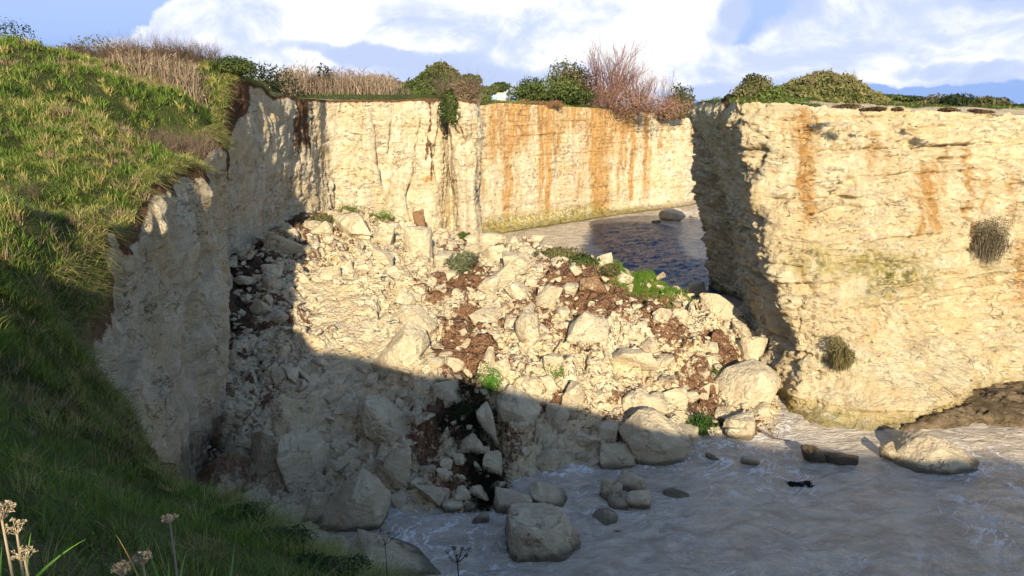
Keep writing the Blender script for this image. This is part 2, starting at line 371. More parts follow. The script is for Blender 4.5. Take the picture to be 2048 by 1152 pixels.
ctrl = [tuple(p[0]) for p in ML]
for px, py, Y in [(0, 590, 13), (0, 400, 20), (100, 480, 17), (0, 250, 27), (0, 90, 36), (60, 92, 38), (130, 116, 42), (200, 126, 43), (300, 138, 44), (400, 146, 45), (440, 138, 46), (470, 150, 49), (500, 160, 51), (560, 193, 54),
                  (200, 250, 30), (200, 400, 20.5), (300, 300, 29), (300, 210, 36), (390, 215, 38), (420, 260, 36), (0, 1152, 3.5), (350, 1100, 6.0), (0, 900, 6.5), (200, 900, 10), (100, 750, 12), (600, 1150, 6.8), (250, 980, 9), (60, 620, 14), (140, 560, 17),
                  (640, 185, 78), (750, 185, 80), (845, 160, 79), (885, 142, 80), (925, 168, 80), (800, 186, 80), (955, 192, 84), (880, 165, 88), (700, 192, 71)]:
    ctrl.append(tuple(at_y(px, py, Y)))
ctrl += [(0, 0, 14.2), (0, 2.5, 13.4), (-3, 0, 14.4), (3, 0, 13.9), (0, -4, 14.8), (-15, -10, 18.6), (-12, -10, 19.4), (-10, -10, 20.0), (-7.5, -10, 20.2), (-4, -10, 19.8), (-2, -10, 19.2), (0, -10, 19.0), (4, -10, 18.0), (8, -10, 16.6), (12, -11, 15.4), (25, -12, 15.1), (-4, -5, 16.6),
         (-10, -20, 18), (0, -25, 17.5), (-25, -10, 18.2), (-40, 0, 19), (-25, 15, 16.5), (-13.5, 16, 13.1), (-14, 12, 13.2), (-17, 20, 14.2), (-30, 30, 18.6), (-45, 40, 19), (-30, 50, 17.2), (-45, 70, 16.5), (-30, 75, 16), (-60, 120, 17), (-20, 110, 16.2), (5, 120, 16), (20, 135, 15.5), (0, 170, 16), (-100, 300, 17), (-300, 500, 18),
         (-300, -100, 22), (100, -150, 16), (40, 300, 14), (-18, 38, 16.6)]
ctrl = np.array(ctrl)
zml = RBF(ctrl[:, :2], ctrl[:, 2], 1.5)
def ztop_main(x, y):
    x = np.asarray(x, float); y = np.asarray(y, float); d = np.hypot(x, y)
    z = zml(x, y)
    amp = sstep(d, 3, 14) * (1 - 0.85 * sstep(y, 52, 64)) * (1 - .5 * sstep(y, 34, 40))
    z = z + amp * (0.50 * fbm(p3(x, y), (.45, .45, 1), 4, .55, 1) + 0.20 * fbm(p3(x, y), (1.7, 1.7, 1), 3, .6, 2))
    return z

def resample(L, dmin=0.13, k=0.0042, far=6.0):
    rims = np.array([p[0] for p in L]); foots = np.array([p[1] for p in L])
    # Catmull-Rom through the points, then density-adapted sampling
    def cr(P, n=40):
        P = np.vstack([2 * P[0] - P[1], P, 2 * P[-1] - P[-2]]); o = []
        for i in range(1, len(P) - 2):
            p0, p1, p2, p3_ = P[i-1], P[i], P[i+1], P[i+2]
            # centripetal-ish tension by limiting tangents
            d1 = np.linalg.norm(p2[:2] - p1[:2]) + 1e-6; da = np.linalg.norm(p1[:2] - p0[:2]) + 1e-6; db = np.linalg.norm(p3_[:2] - p2[:2]) + 1e-6
            m1 = ((p2 - p1) / d1 + (p1 - p0) / da) / 2 * d1 * 0.8; m2 = ((p2 - p1) / d1 + (p3_ - p2) / db) / 2 * d1 * 0.8
            t = np.linspace(0, 1, n, endpoint=False)[:, None]
            o.append((2*t**3-3*t**2+1)*p1 + (t**3-2*t**2+t)*m1 + (-2*t**3+3*t**2)*p2 + (t**3-t**2)*m2)
        o.append(P[-2][None]); return np.vstack(o)
    A = cr(rims); B = cr(foots)
    seg = np.linalg.norm(np.diff(A[:, :2], axis=0), axis=1); mid = (A[1:, :2] + A[:-1, :2]) / 2
    segb = np.linalg.norm(np.diff(B[:, :2], axis=0), axis=1); seg = np.maximum(seg, segb)
    dist = np.hypot(mid[:, 0], mid[:, 1]); sp = np.maximum(dmin, dist * k)
    hid = (mid[:, 1] < 3) | (mid[:, 0] > mid[:, 1] * 0.95 + 8) | (mid[:, 1] > 125)
    sp = np.where(hid, 1.0, sp)
    u = np.concatenate([[0], np.cumsum(seg / sp)]); n = int(u[-1]) + 1; uu = np.linspace(0, u[-1], n)
    f = lambda P: np.stack([np.interp(uu, u, P[:, k_]) for k_ in range(P.shape[1])], -1)
    return f(A), f(B)

def build_wall(L, ztop, rows, style, zbot=-1.2, **kw):
    A, B = resample(L, **kw); n = len(A)
    T = np.gradient(A[:, :2] * .5 + B[:, :2] * .5, axis=0); k = 9; pad = np.pad(T, ((k, k), (0, 0)), 'edge')
    T = np.stack([np.convolve(pad[:, i], np.ones(2*k+1)/(2*k+1), 'valid') for i in (0, 1)], -1)
    T /= np.linalg.norm(T, axis=1)[:, None]; N = np.stack([T[:, 1], -T[:, 0]], -1)
    t = np.linspace(0, 1, rows)[:, None]
    wprof = t
    X = A[None, :, 0] * (1 - wprof) + B[None, :, 0] * wprof; Y = A[None, :, 1] * (1 - wprof) + B[None, :, 1] * wprof
    Z = A[None, :, 2] * (1 - t) + zbot * t
    s = np.concatenate([[0], np.cumsum(np.linalg.norm(np.diff(A[:, :2], axis=0), axis=1))])
    S = np.broadcast_to(s[None], X.shape); q = np.stack([X.ravel(), Y.ravel(), Z.ravel()], -1)
    d = style(q, S.ravel(), np.broadcast_to(t, X.shape).ravel(), A[None, :, 2] + 0 * t).reshape(X.shape)
    X = X + N[None, :, 0] * d; Y = Y + N[None, :, 1] * d
    # top row follows the ground surface
    zt = ztop(X[0], Y[0]); Z = zt[None] * (1 - t) + zbot * t
    return X, Y, Z, S, np.broadcast_to(t, X.shape), N

def main_style(q, S, t, ztopv):
    ztopv = np.broadcast_to(ztopv, (ztopv.shape[0], ztopv.shape[1])).ravel()
    x, y, z = q.T
    edge = 0.35 + 0.65 * sstep(t, 0, 0.06)
    isD = sstep(y, 84, 90); isC = sstep(y, 64, 66) * (1 - isD); isA = 1 - sstep(y, 36, 40)
    d = 0.75 * fbm(q, (.13, .13, .10), 3, .5, 3) * (1 - .6 * isD)
    d = d + (0.42 * (1 - .55 * isD)) * fbm(q, (.75, .75, .13), 4, .55, 4)
    st = fbm(q, (.12, .12, 1.9), 4, .6, 5); d = d + st * (0.10 + .12 * isD * (1 - sstep(t, .3, .6)))
    d = d + 0.15 * fbm(q, (1.3, 1.3, .9), 4, .6, 6, ridge=True) * (1 - .65 * isD) * (1 - .4 * isA)
    d = d + isA * (0.6 * sstep(t, .25, .45) * (1 - sstep(t, .5, .9)))
    d = d + .13 * fbm(q, (2.6, 2.6, 1.3), 3, .6, 9, ridge=True) * (1 - .4 * isD) + .45 * isA * fbm(q, (.4, .4, .22), 3, .55, 10, ridge=True)
    bw = sstep(fbm(q, (.25, .25, .25), 3, .5, 11), -.2, .3); bw = bw * (1 - .75 * isD) * (1 - .55 * isC); d = d + (.02 + .13 * bw) * cells(S + .4 * fbm(q, (.6,) * 3, 2, .5, 12), z * 1.1, 1.6, 21) + (.01 + .07 * bw) * cells(S, z * 1.5, .6, 22)
    for zi, wd, am in [(13.6, .07, .30), (12.7, .06, .22), (11.9, .09, .35), (10.9, .05, .2), (9.3, .07, .25), (7.2, .05, .15), (4.4, .07, .2)]:
        d = d - isD * am * np.exp(-((z - zi - .25 * fbm(q, (.05, .05, 0), 2, .5, zi)) / wd) ** 2) * sstep(fbm(q, (.12, .12, .02), 2, .5, zi + 1), -.3, .1)
    # vertical clefts
    cl = fbm(q, (.30, .30, .045), 3, .5, 8); d = d - 1.1 * np.exp(-(cl / .035) ** 2) * isC * sstep(t, .0, .2)
    # wave-cut notch and shelf near the water line on the far wall
    d = d + isD * (0.8 * np.exp(-((z - 0.35) / .35) ** 2) - 0.3 * np.exp(-((z - 1.6) / .7) ** 2))
    return d * edge

Xm, Ym, Zm, Sm, Tm, Nm = build_wall(ML, ztop_main, 170, main_style, k=.0036)
print("main wall", Xm.shape)
qm = np.stack([Xm.ravel(), Ym.ravel(), Zm.ravel()], -1)
def proj(q):
    dc = q[:, 1] * math.cos(TH) + (H - q[:, 2]) * math.sin(TH); dc = np.maximum(dc, .1)
    return 1024 + F * q[:, 0] / dc
zt_m = np.broadcast_to(Zm[0][None], Xm.shape).ravel(); below = zt_m - qm[:, 2]
isD = sstep(qm[:, 1], 84, 90)
az_px = qm[:, 0] / np.maximum(qm[:, 1], 1)     # bearing: where along the wall
def bearing(px): return (px - 1024) / F / math.cos(TH) * 1.0
u = az_px * F * 0.97 + 1024
u = u + 5 * fbm(qm, (.05, .05, .35), 3, .6, 20)
stain = np.zeros(len(qm)); zz = qm[:, 2] / 15.5
for c, wd, top, bot, a in [(1014, 9, .62, .10, .55), (1020, 16, 1.0, .55, .55), (1045, 24, 1.0, .62, .55), (1079, 5, 1.0, .16, .75), (1093, 5, 1.0, .1, .9), (1100, 26, 1.0, .64, .5), (1150, 20, 1.0, .72, .4), (1156, 9, .6, .15, .35), (1184, 17, 1.0, .38, .9), (1200, 14, 1.0, .5, .6), (1196, 20, .40, .0, .75), (1240, 12, 1.0, .72, .8), (1229, 3.5, .9, .15, .6), (1239, 3, .6, .3, .6), (1253, 5, 1.0, .1, .8), (1278, 5, 1.0, .4, .6), (1283, 10, .5, .1, .45), (1120, 60, 1.0, .74, .42), (1000, 36, 1.0, .6, .5), (1205, 100, 1, .5, .34), (1160, 50, .8, .1, .22), (1020, 40, .7, .1, .2), (968, 6, 1, .3, .2)]:
    vv = np.exp(-np.abs((u - c) / wd) ** 2.6 * 1.2)
    fade = sstep(zz, bot - .12, bot + .15) * (1 - sstep(zz, top + .02, top + .2)); stain = np.maximum(stain, a * vv * fade)
strk = fbm(qm, (1.3, 1.3, .05), 5, .65, 21); stain = isD * np.clip(stain * (1.1 + 0.9 * strk) + .65 * sstep(strk, .02, .35) * sstep(zz, .1, .9), 0, 1)
isC = sstep(qm[:, 1], 64.5, 66) * (1 - isD)
stain = np.maximum(stain, isC * 0.6 * sstep(fbm(qm, (.25, .25, .6), 4, .55, 22), .25, .5) * np.exp(-((qm[:, 2] - 9) / 3) ** 2))
u0 = az_px * F * 0.97 + 1024
soil = np.exp(-below / 0.35) * 1.0 * (1 - .9 * isD)
near = 1 - sstep(qm[:, 1], 36, 40)
soil = np.maximum(soil, near * np.exp(-(below / (.65 + .8 * fbm(qm, (.5, .5, .1), 3, .5, 23))) ** 2) * 1.0)
# red soil under the knoll
kn = np.exp(-((u0 - 492) / 40) ** 4) * sstep(qm[:, 1], 38, 41) * (1 - sstep(qm[:, 1], 60, 64))
soil = np.maximum(soil, kn * np.exp(-(below / 2.5) ** 4) * 1.3)
str2 = np.exp(-((u0 - 627 + (below - 2) * 1.5) / 24) ** 4) * (1 - sstep(below, 3.2 + 2 * fbm(qm, (1, 1, .05), 2, .5, 29), 5.5)) * sstep(qm[:, 1], 52, 55) * (1 - isC * .8)
soil = np.maximum(soil, str2 * (.62 + .6 * fbm(qm, (1.4, 1.4, .12), 4, .6, 30)))
for c0, k_, top, bot in [(869, 0, 0, 9), (869, -3.4, 2.5, 7)]:
    soil = np.maximum(soil, isC * .72 * np.exp(-((u0 - c0 - k_ * (below - top)) / 4.0) ** 2) * (below > top - .3) * (1 - sstep(below, bot - 2, bot)))
soil = np.maximum(soil, isC * .9 * np.exp(-((u0 - 872) / 30) ** 2) * np.exp(-below / .7))
moss = isD * sstep(2.6 + .8 * fbm(qm, (.2, .2, .2), 3, .5, 25) - 1.6 * sstep(u0, 1150, 1350) - qm[:, 2], 0, 1.4) * .95
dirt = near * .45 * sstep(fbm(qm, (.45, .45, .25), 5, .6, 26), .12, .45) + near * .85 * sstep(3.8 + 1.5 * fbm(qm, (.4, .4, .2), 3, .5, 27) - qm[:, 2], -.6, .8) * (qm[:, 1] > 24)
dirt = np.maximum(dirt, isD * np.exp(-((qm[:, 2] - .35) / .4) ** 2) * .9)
dirt = np.maximum(dirt, isD * .5 * np.exp(-((qm[:, 2] - 3.2) / .5) ** 2) * sstep(fbm(qm, (.3, .3, 1), 4, .6, 28), 0, .3))
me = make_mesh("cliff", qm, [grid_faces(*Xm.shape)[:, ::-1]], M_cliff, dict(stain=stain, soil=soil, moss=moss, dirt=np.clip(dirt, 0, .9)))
tag(link("cliff", me), kind='structure')

# ------------------------------------------------------------------ right headland
EL_ = []
for r_, f_ in [((1388, 213, 57.5), (1404, 574)), ((1410, 207, 54), (1432, 588)), ((1442, 206, 50), (1480, 606)), ((1462, 208, 47), (1530, 715)), ((1474, 211, 44.5), (1585, 800)), ((1488, 212, 42.2), (1640, 845)), ((1535, 213, 41.6), (1680, 856)), ((1600, 215, 42), (1720, 862)),
               ((1680, 222, 42.5), (1780, 864)), ((1760, 221, 44), (1850, 862)), ((1850, 226, 45.5), (1930, 830)), ((1950, 231, 46.5), (2010, 790)), ((2048, 234, 47), (2080, 780)), ((2160, 238, 47), (2180, 780)), ((2400, 250, 46), (2420, 790))]:
    r = at_y(*r_); f = at_z(*f_); addp(EL_, r, (f[0], f[1], -1))
addp(EL_, (70, 42, 14), (71, 35, -1)); addp(EL_, (110, 45, 13), (112, 42, -1)); addp(EL_, (135, 75, 13), (137, 75, -1)); addp(EL_, (110, 85, 13), (111, 87, -1)); addp(EL_, (60, 70, 14), (60, 71, -1)); addp(EL_, (30, 62, 14.8), (30, 63, -1))
addp(EL_, (16.5, 61.5, 15.2), (18.5, 64.5, -1))
addp(EL_, EL_[0][0], EL_[0][1])
ec = [tuple(p[0]) for p in EL_[:-1]]
for px, py, Y in [(1500, 208, 48), (1600, 207, 52), (1700, 207, 54), (1800, 212, 56), (1900, 214, 58), (2000, 218, 58), (2100, 222, 58), (1900, 221, 51), (2000, 225, 51), (1750, 216, 48), (1660, 168, 55), (1620, 175, 55), (1700, 176, 55), (1580, 192, 54), (1745, 192, 55), (1660, 192, 60), (1500, 188, 48), (1510, 196, 50), (1950, 212, 60), (1430, 204, 53)]:
    ec.append(tuple(at_y(px, py, Y)))
ec += [(90, 70, 15.5), (60, 75, 16)]
ec = np.array(ec); ze = RBF(ec[:, :2], ec[:, 2], 1.2)
def ztop_head(x, y):
    x = np.asarray(x, float); y = np.asarray(y, float)
    q = p3(x, y)
    return ze(x, y) + .22 * fbm(q, (.5, .5, 1), 4, .55, 31) + .26 * fbm(q, (.9, 2.2, 1), 4, .65, 32, ridge=True)
def head_style(q, S, t, ztopv):
    x, y, z = q.T; edge = 0.3 + 0.7 * sstep(t, 0, 0.05)
    front = sstep(x, 13.5, 16) * (y < 50); ft = sstep(x, 15, 20)
    d = 0.95 * fbm(q, (.14, .14, .16), 3, .5, 33)
    stn = fbm(q + 0, (.10, .10, 1.15), 4, .62, 34)
    msk = sstep(fbm(q, (.16, .16, .2), 3, .5, 43), -.25, .25); d = d + front * (.12 + .32 * msk) * np.tanh(stn * 3.0) + .16 * fbm(q, (2.2, 2.2, 2.6), 3, .6, 44, ridge=True)
    d = d + (.45 - .2 * front) * fbm(q, (.7, .7, .14), 4, .55, 35)
    d = d + .22 * fbm(q, (1.0, 1.0, 1.5), 4, .62, 36, ridge=True)
    bw = sstep(fbm(q, (.2, .2, .3), 3, .5, 46), -.25, .3); sq = S + .4 * fbm(q, (.6,) * 3, 2, .5, 47); zq = z + .25 * fbm(q, (.3, .3, .3), 2, .5, 48)
    d = d + (.05 + .22 * bw) * cells(sq, zq * 2.0, 1.9, 31) + (.04 + .10 * bw) * cells(sq, zq * 2.2, .75, 32) + .05 * bw * cells(S, z * 2.0, .35, 33)
    hol = sstep(fbm(q, (.22, .22, .5), 3, .5, 37), .22, .4); d = d - .8 * hol * front * (1 - sstep(t, .55, .7)) * sstep(t, .08, .2)
    # smooth hollow belt low on the front and lumpy toe
    d = d - 1.3 * np.exp(-((z - 4.2) / 1.8) ** 2) * front * sstep(x, 17, 20) + .6 * np.exp(-((z - 1.4) / .9) ** 2) * front
    d = d - ft * 1.1 * np.exp(-t * 22)
    for zi, wd, am in [(13.3, .10, .5), (12.0, .09, .45), (10.9, .12, .6), (9.7, .08, .45), (8.6, .12, .6), (7.5, .08, .4), (6.1, .13, .6), (5.3, .07, .4), (3.0, .12, .6), (2.3, .09, .4)]:
        d = d - am * np.exp(-((z - zi - .35 * fbm(q, (.08, .08, 0), 3, .5, zi)) / wd) ** 2) * sstep(fbm(q, (.16, .16, .02), 3, .55, zi + 1), -.15, .2)
    # diagonal gouge under the front left corner
    a0, b0 = np.array([13.9, 43.0, 9.0]), np.array([16.6, 36.0, 1.2]); ab = b0 - a0; tt = np.clip(((q - a0) @ ab) / (ab @ ab), 0, 1); dl = np.linalg.norm(q - a0 - tt[:, None] * ab, axis=1)
    d = d - 1.5 * np.exp(-(dl / (.7 + .5 * tt)) ** 2) * (y < 46)
    # rough left flank
    left = 1 - sstep(x, 15.5, 17.5)
    d = d + left * .5 * fbm(q, (.5, .5, .35), 4, .6, 38, ridge=True)
    d = d - (y > 50) * 1.5 * sstep(t, .3, .75) * .6
    return d * edge
Xe, Ye, Ze, Se, Te, Ne = build_wall(EL_, ztop_head, 250, head_style, dmin=.09, k=.0026)
Xe[:, -1] = Xe[:, 0]; Ye[:, -1] = Ye[:, 0]; Ze[:, -1] = Ze[:, 0]
print("head wall", Xe.shape)
qe = np.stack([Xe.ravel(), Ye.ravel(), Ze.ravel()], -1)
ue = proj(qe); dce = depth_of(qe.T); ve = 576 - F * ((qe[:, 2] - H) * math.cos(TH) + qe[:, 1] * math.sin(TH)) / np.maximum(dce, .1)
# stains placed along the wall: s-position found from where the wall stands in plan
def patch(cx, cy, rx, ry, q=None):
    # wall point behind a photograph position, on the nominal front face; returns a real-space falloff
    i = np.argmin((ue - cx) ** 2 + (ve - cy) ** 2 + 1e6 * (qe[:, 1] > 58) + 1e6 * (qe[:, 1] < 30)); c = qe[i]; k = dce[i] / F
    return ((np.hypot(qe[:, 0] - c[0], (qe[:, 1] - c[1]) * .6) / (rx * k)) ** 2 + ((qe[:, 2] - c[2]) / (ry * k)) ** 2), c
stain_e = np.zeros(len(qe)); moss_e = np.zeros(len(qe))
n1 = fbm(qe, (.9, .9, .22), 5, .65, 40); n1s = np.clip(.55 + 1.1 * fbm(qe, (1.6, 1.6, .15), 4, .6, 45), 0, 1)
wx_ = qe[:, 0] + .25 * fbm(qe, (.15, .15, .5), 3, .55, 48)
for cx, y0, y1, wd, a in [(1610, 222, 470, 20, .95), (1588, 225, 300, 7, .5), (1640, 235, 330, 8, .5), (1600, 400, 640, 8, .4), (1568, 225, 330, 6, .4), (1745, 262, 345, 22, .6), (1775, 268, 420, 8, .45), (1700, 250, 330, 10, .35), (1862, 330, 470, 30, .85), (1835, 380, 480, 14, .6), (1890, 300, 400, 12, .5), (1935, 300, 500, 12, .7), (1975, 330, 440, 10, .45), (2020, 350, 460, 16, .5), (1756, 600, 680, 8, .45), (1780, 590, 660, 5, .35), (2040, 480, 640, 26, .55), (1480, 260, 360, 8, .3)]:
    _, c0 = patch(cx, y0, 1, 1); _, c1 = patch(cx, y1, 1, 1); k_ = .5 * (depth_of(c0) + depth_of(c1)) / F; f_ = np.clip((c0[2] - qe[:, 2]) / max(c0[2] - c1[2], .1), -.5, 1.5); xc = c0[0] + (c1[0] - c0[0]) * f_
    v_ = np.exp(-np.abs((wx_ - xc) / (wd * k_ * (1.15 - .35 * f_))) ** 2.2) * sstep(f_, -.12, .05) * (1 - sstep(f_ + .25 * n1, .75, 1.1)) * (qe[:, 1] < 50)
    stain_e = np.maximum(stain_e, a * v_ * (.35 + .85 * n1s))
for cx, cy, rx, ry, a in [(1870, 400, 60, 45, .4), (1760, 300, 60, 30, .25), (1960, 420, 60, 40, .35), (1990, 560, 50, 30, .3), (1700, 420, 60, 20, .2)]:
    r2, c = patch(cx, cy, rx, ry); stain_e = np.maximum(stain_e, a * n1s * np.exp(-(r2 * (1 - 1.0 * n1)) ** 1.2))
for cx, cy, rx, ry, a in [(1790, 545, 75, 42, 1.0), (1720, 525, 60, 30, .8), (1640, 520, 60, 34, .8), (1850, 560, 34, 30, .8), (1770, 590, 80, 14, .6), (1985, 540, 22, 26, .6), (2000, 770, 60, 20, .5)]:
    r2, c = patch(cx, cy, rx, ry); moss_e = np.maximum(moss_e, a * np.exp(-(r2 * (1 - .6 * n1)) ** 1.5))
moss_e = np.maximum(moss_e, .6 * sstep(1.1 - qe[:, 2] + .5 * n1, 0, .5))
below_e = np.broadcast_to(Ze[0][None], Xe.shape).ravel() - qe[:, 2]
soil_e = .6 * np.exp(-below_e / .25) * sstep(fbm(qe, (.3, .3, .3), 3, .5, 41), -.1, .2)
soil_e = np.maximum(soil_e, .8 * np.exp(-((ue - 1450) / 14) ** 2) * np.exp(-below_e / 1.0) * (qe[:, 1] < 58))
dirt_e = .45 * (1 - sstep(qe[:, 0], 15.5, 18)) * sstep(4.5 + 2 * n1 - qe[:, 2], 0, 3) * (qe[:, 1] > 45) + .7 * sstep(.5 - qe[:, 2], 0, .4)
hd = fbm(qe, (.5, .5, 1.8), 4, .6, 42)
dirt_e = np.maximum(dirt_e, .75 * sstep(hd, .38, .6) * (below_e > 2.5) * (qe[:, 2] > 6) * sstep(qe[:, 0], 18, 22))
me = make_mesh("headland", qe, [grid_faces(*Xe.shape)[:, ::-1]], M_head, dict(stain=stain_e, soil=soil_e, moss=moss_e, dirt=np.clip(dirt_e, 0, .85)))
tag(link("headland", me), kind='structure')

# ------------------------------------------------------------------ top sheets
def top_sheet(name, bx, by, extra, ztop, bare_fn, spacing_fn, bbox):
    poly = np.concatenate([np.stack([bx, by], -1), np.array(extra, float).reshape(-1, 2)])
    # interior points, jittered grids of growing spacing
    pts = []
    lo, hi = 0.0, 0.0
    for sp, dmin, dmax in spacing_fn:
        x0, x1, y0, y1 = bbox; x0 = max(x0, -dmax); x1 = min(x1, dmax); y0 = max(y0, -dmax); y1 = min(y1, dmax)
        gx, gy = np.meshgrid(np.arange(x0, x1, sp), np.arange(y0, y1, sp)); gx = gx.ravel() + rng.uniform(-.3, .3, gx.size) * sp; gy = gy.ravel() + rng.uniform(-.3, .3, gy.size) * sp
        d = np.hypot(gx, gy); k = (d >= dmin) & (d < dmax); gx, gy = gx[k], gy[k]
        k = in_poly(gx, gy, poly); gx, gy = gx[k], gy[k]
        keep = np.ones(len(gx), bool)
        for i in range(0, len(gx), 4000):
            dd = ((gx[i:i+4000, None] - poly[None, :, 0]) ** 2 + (gy[i:i+4000, None] - poly[None, :, 1]) ** 2).min(1); keep[i:i+4000] = dd > (sp * .45) ** 2
        pts.append(np.stack([gx[keep], gy[keep]], -1))
    P = np.concatenate([poly] + pts); n = len(poly)
    res = geometry.delaunay_2d_cdt([Vector(p) for p in P], [(i, (i + 1) % n) for i in range(n)], [], 1, 1e-5)
    V2 = np.array([tuple(v) for v in res[0]]); Fc = np.array([f for f in res[2] if len(f) == 3])
    # drop triangles outside
    cx = V2[Fc].mean(1); k = in_poly(cx[:, 0], cx[:, 1], poly); Fc = Fc[k]
    a = V2[Fc]; ar = (a[:, 1, 0]-a[:, 0, 0])*(a[:, 2, 1]-a[:, 0, 1])-(a[:, 1, 1]-a[:, 0, 1])*(a[:, 2, 0]-a[:, 0, 0]); Fc[ar < 0] = Fc[ar < 0][:, ::-1]
    z = ztop(V2[:, 0], V2[:, 1]); V = np.column_stack([V2, z])
    me = make_mesh(name, V, [Fc], M_ground, dict(bare=bare_fn(V)))
    o = tag(link(name, me), kind='structure'); print(name, len(V))
    return poly
def bare_main(V): return np.zeros(len(V)) + .55 * np.exp(-((V[:, 1] - 66) / 3) ** 2) * (V[:, 0] < -4)
def bare_head(V):
    x, y = V[:, 0], V[:, 1]; return np.clip(sstep(x - y * .25, 5.5, 9) * (1 - sstep(y, 50, 57) * .9) * .9 + .35 * np.exp(-((y - 46) / 4) ** 2) - 1.3 * np.exp(-((x - 23) / 5.5) ** 2 - ((y - 55.5) / 5) ** 2), 0, 1)
poly_main = top_sheet("clifftop_ground", Xm[0], Ym[0], ml_close, ztop_main, bare_main, [(.35, 0, 16), (.5, 16, 30), (.8, 30, 60), (1.6, 60, 130), (20, 130, 900)], (-500, 200, -200, 600))
poly_head = top_sheet("headland_ground", Xe[0][:-1], Ye[0][:-1], [], ztop_head, bare_head, [(.27, 0, 52), (.6, 52, 66), (1.5, 66, 100), (5, 100, 200)], (0, 150, 30, 120))

# ------------------------------------------------------------------ rockfall mound
mc = [tuple(at_y(px, py, Y)) for px, py, Y in [
    (1000, 760, 32.5), (850, 700, 35), (850, 600, 42), (850, 520, 52), (860, 475, 68), (750, 450, 62), (690, 425, 64), (620, 435, 60), (600, 445, 56), (520, 500, 48), (440, 530, 43), (430, 600, 38.5), (400, 700, 34.5), (450, 800, 31), (420, 900, 29.5),
    (600, 600, 41), (600, 750, 33.5), (600, 900, 29.5), (700, 850, 31), (700, 950, 28.5), (700, 700, 36), (750, 620, 40), (900, 880, 29.5), (1000, 900, 29.6), (1000, 620, 40), (1000, 520, 50), (940, 480, 66), (1010, 492, 54), (1100, 700, 36), (1100, 600, 41.5), (1100, 510, 51), (1200, 540, 48),
    (1200, 640, 40), (1200, 750, 34.5), (1150, 850, 31.5), (1300, 600, 43.5), (1300, 700, 38), (1370, 590, 46), (1450, 620, 45), (1480, 700, 40.5), (1400, 750, 37), (1300, 560, 47.5), (1440, 800, 35.8), (900, 980, 27.4)]]
for px, py in [(380, 985), (480, 1030), (560, 1060), (650, 1065), (780, 1010), (850, 1015), (960, 1030), (1040, 980), (1130, 930), (1220, 930), (1330, 925), (1420, 880), (1520, 870), (1560, 800)]:
    p = at_z(px, py); mc.append(tuple(p))
mc += [(-6, 20, -2.5), (-12, 19, -2), (0, 20, -3), (6, 24, -2.5), (12, 26, -3), (18, 30, -3), (22, 38, -3), (20, 50, -3), (16, 62, -3), (5, 68, -2), (0, 80, -3), (-3, 80, -2), (-20, 30, 2), (-22, 50, 6), (-20, 64, 7), (-6, 75, 3), (10, 60, -2.0), (2, 66, -.5), (24, 60, -4), (24, 24, -4), (-18, 22, -1), (-14, 72, 5)]
mc = np.array(mc); zr = RBF(mc[:, :2], mc[:, 2], 1.0)
def zmound(x, y):
    q = p3(np.asarray(x, float).ravel(), np.asarray(y, float).ravel()); z = zr(q[:, 0], q[:, 1])
    a = .35 + .65 * sstep(z, -1, 1.5)
    n = .50 * fbm(q, (.35, .35, 1), 3, .55, 50) + .30 * fbm(q, (1.1, 1.1, 1), 4, .6, 51, ridge=True)
    sc = smoothchute(q[:, 0], q[:, 1]); wx = q[:, 0] + .35 * fbm(q, (.9, .9, 1), 2, .5, 55); wy = q[:, 1] + .35 * fbm(q, (.9, .9, 1), 2, .5, 56)
    n = n * .5 + .52 * cells(wx, wy, 1.9, 3) + .28 * cells(wx, wy, .85, 9) + .10 * cells(wx, wy, .42, 14)
    return (z + a * n * (1 - .75 * sc)).reshape(np.shape(x))
chute_line = np.array([at_y(*p)[:2] for p in [(640, 560, 43), (690, 640, 39), (740, 700, 36.5), (640, 850, 31)]])
def seg_dist(x, y, L):
    d = np.full(x.shape, 1e9)
    for (ax, ay), (bx, by) in zip(L[:-1], L[1:]):
        t = np.clip(((x-ax)*(bx-ax)+(y-ay)*(by-ay))/((bx-ax)**2+(by-ay)**2), 0, 1); d = np.minimum(d, np.hypot(x-ax-t*(bx-ax), y-ay-t*(by-ay)))
    return d
def smoothchute(x, y): return np.exp(-(seg_dist(x, y, chute_line) / 2.0) ** 2)
gx, gy = np.meshgrid(np.arange(-21, 24, .13), np.concatenate([np.arange(19, 50, .13), np.arange(50, 80, .22)]))
gz = zmound(gx, gy); q = np.stack([gx.ravel(), gy.ravel(), gz.ravel()], -1)
um = proj(q)
s1 = fbm(q, (.28, .28, .3), 4, .6, 52)
def surf(x, y):
    z = max(float(_LZ[min(int((y - _gy0) / .2), _LZ.shape[0] - 1), min(int((x - _gx0) / .2), _LZ.shape[1] - 1)]) if (-20 < x < 23 and 19.7 < y < 78.8) else -5, 0.0)
    return z
def hit(px, py):
    d = ray(px, py); t = 15.0
    while t < 150:
        p = np.array([0, 0, H]) + d * t
        if p[2] <= surf(p[0], p[1]): return p
        t += .25
    return p
_gx0, _gx1, _gy0, _gy1 = -20.5, 23.5, 19.5, 79.0
_lx, _ly = np.meshgrid(np.arange(_gx0, _gx1, .2), np.arange(_gy0, _gy1, .2)); _LZ = zmound(_lx, _ly)
_hc = {}
def hitc(px, py):
    if (px, py) not in _hc: _hc[(px, py)] = hit(px, py)
    return _hc[(px, py)]
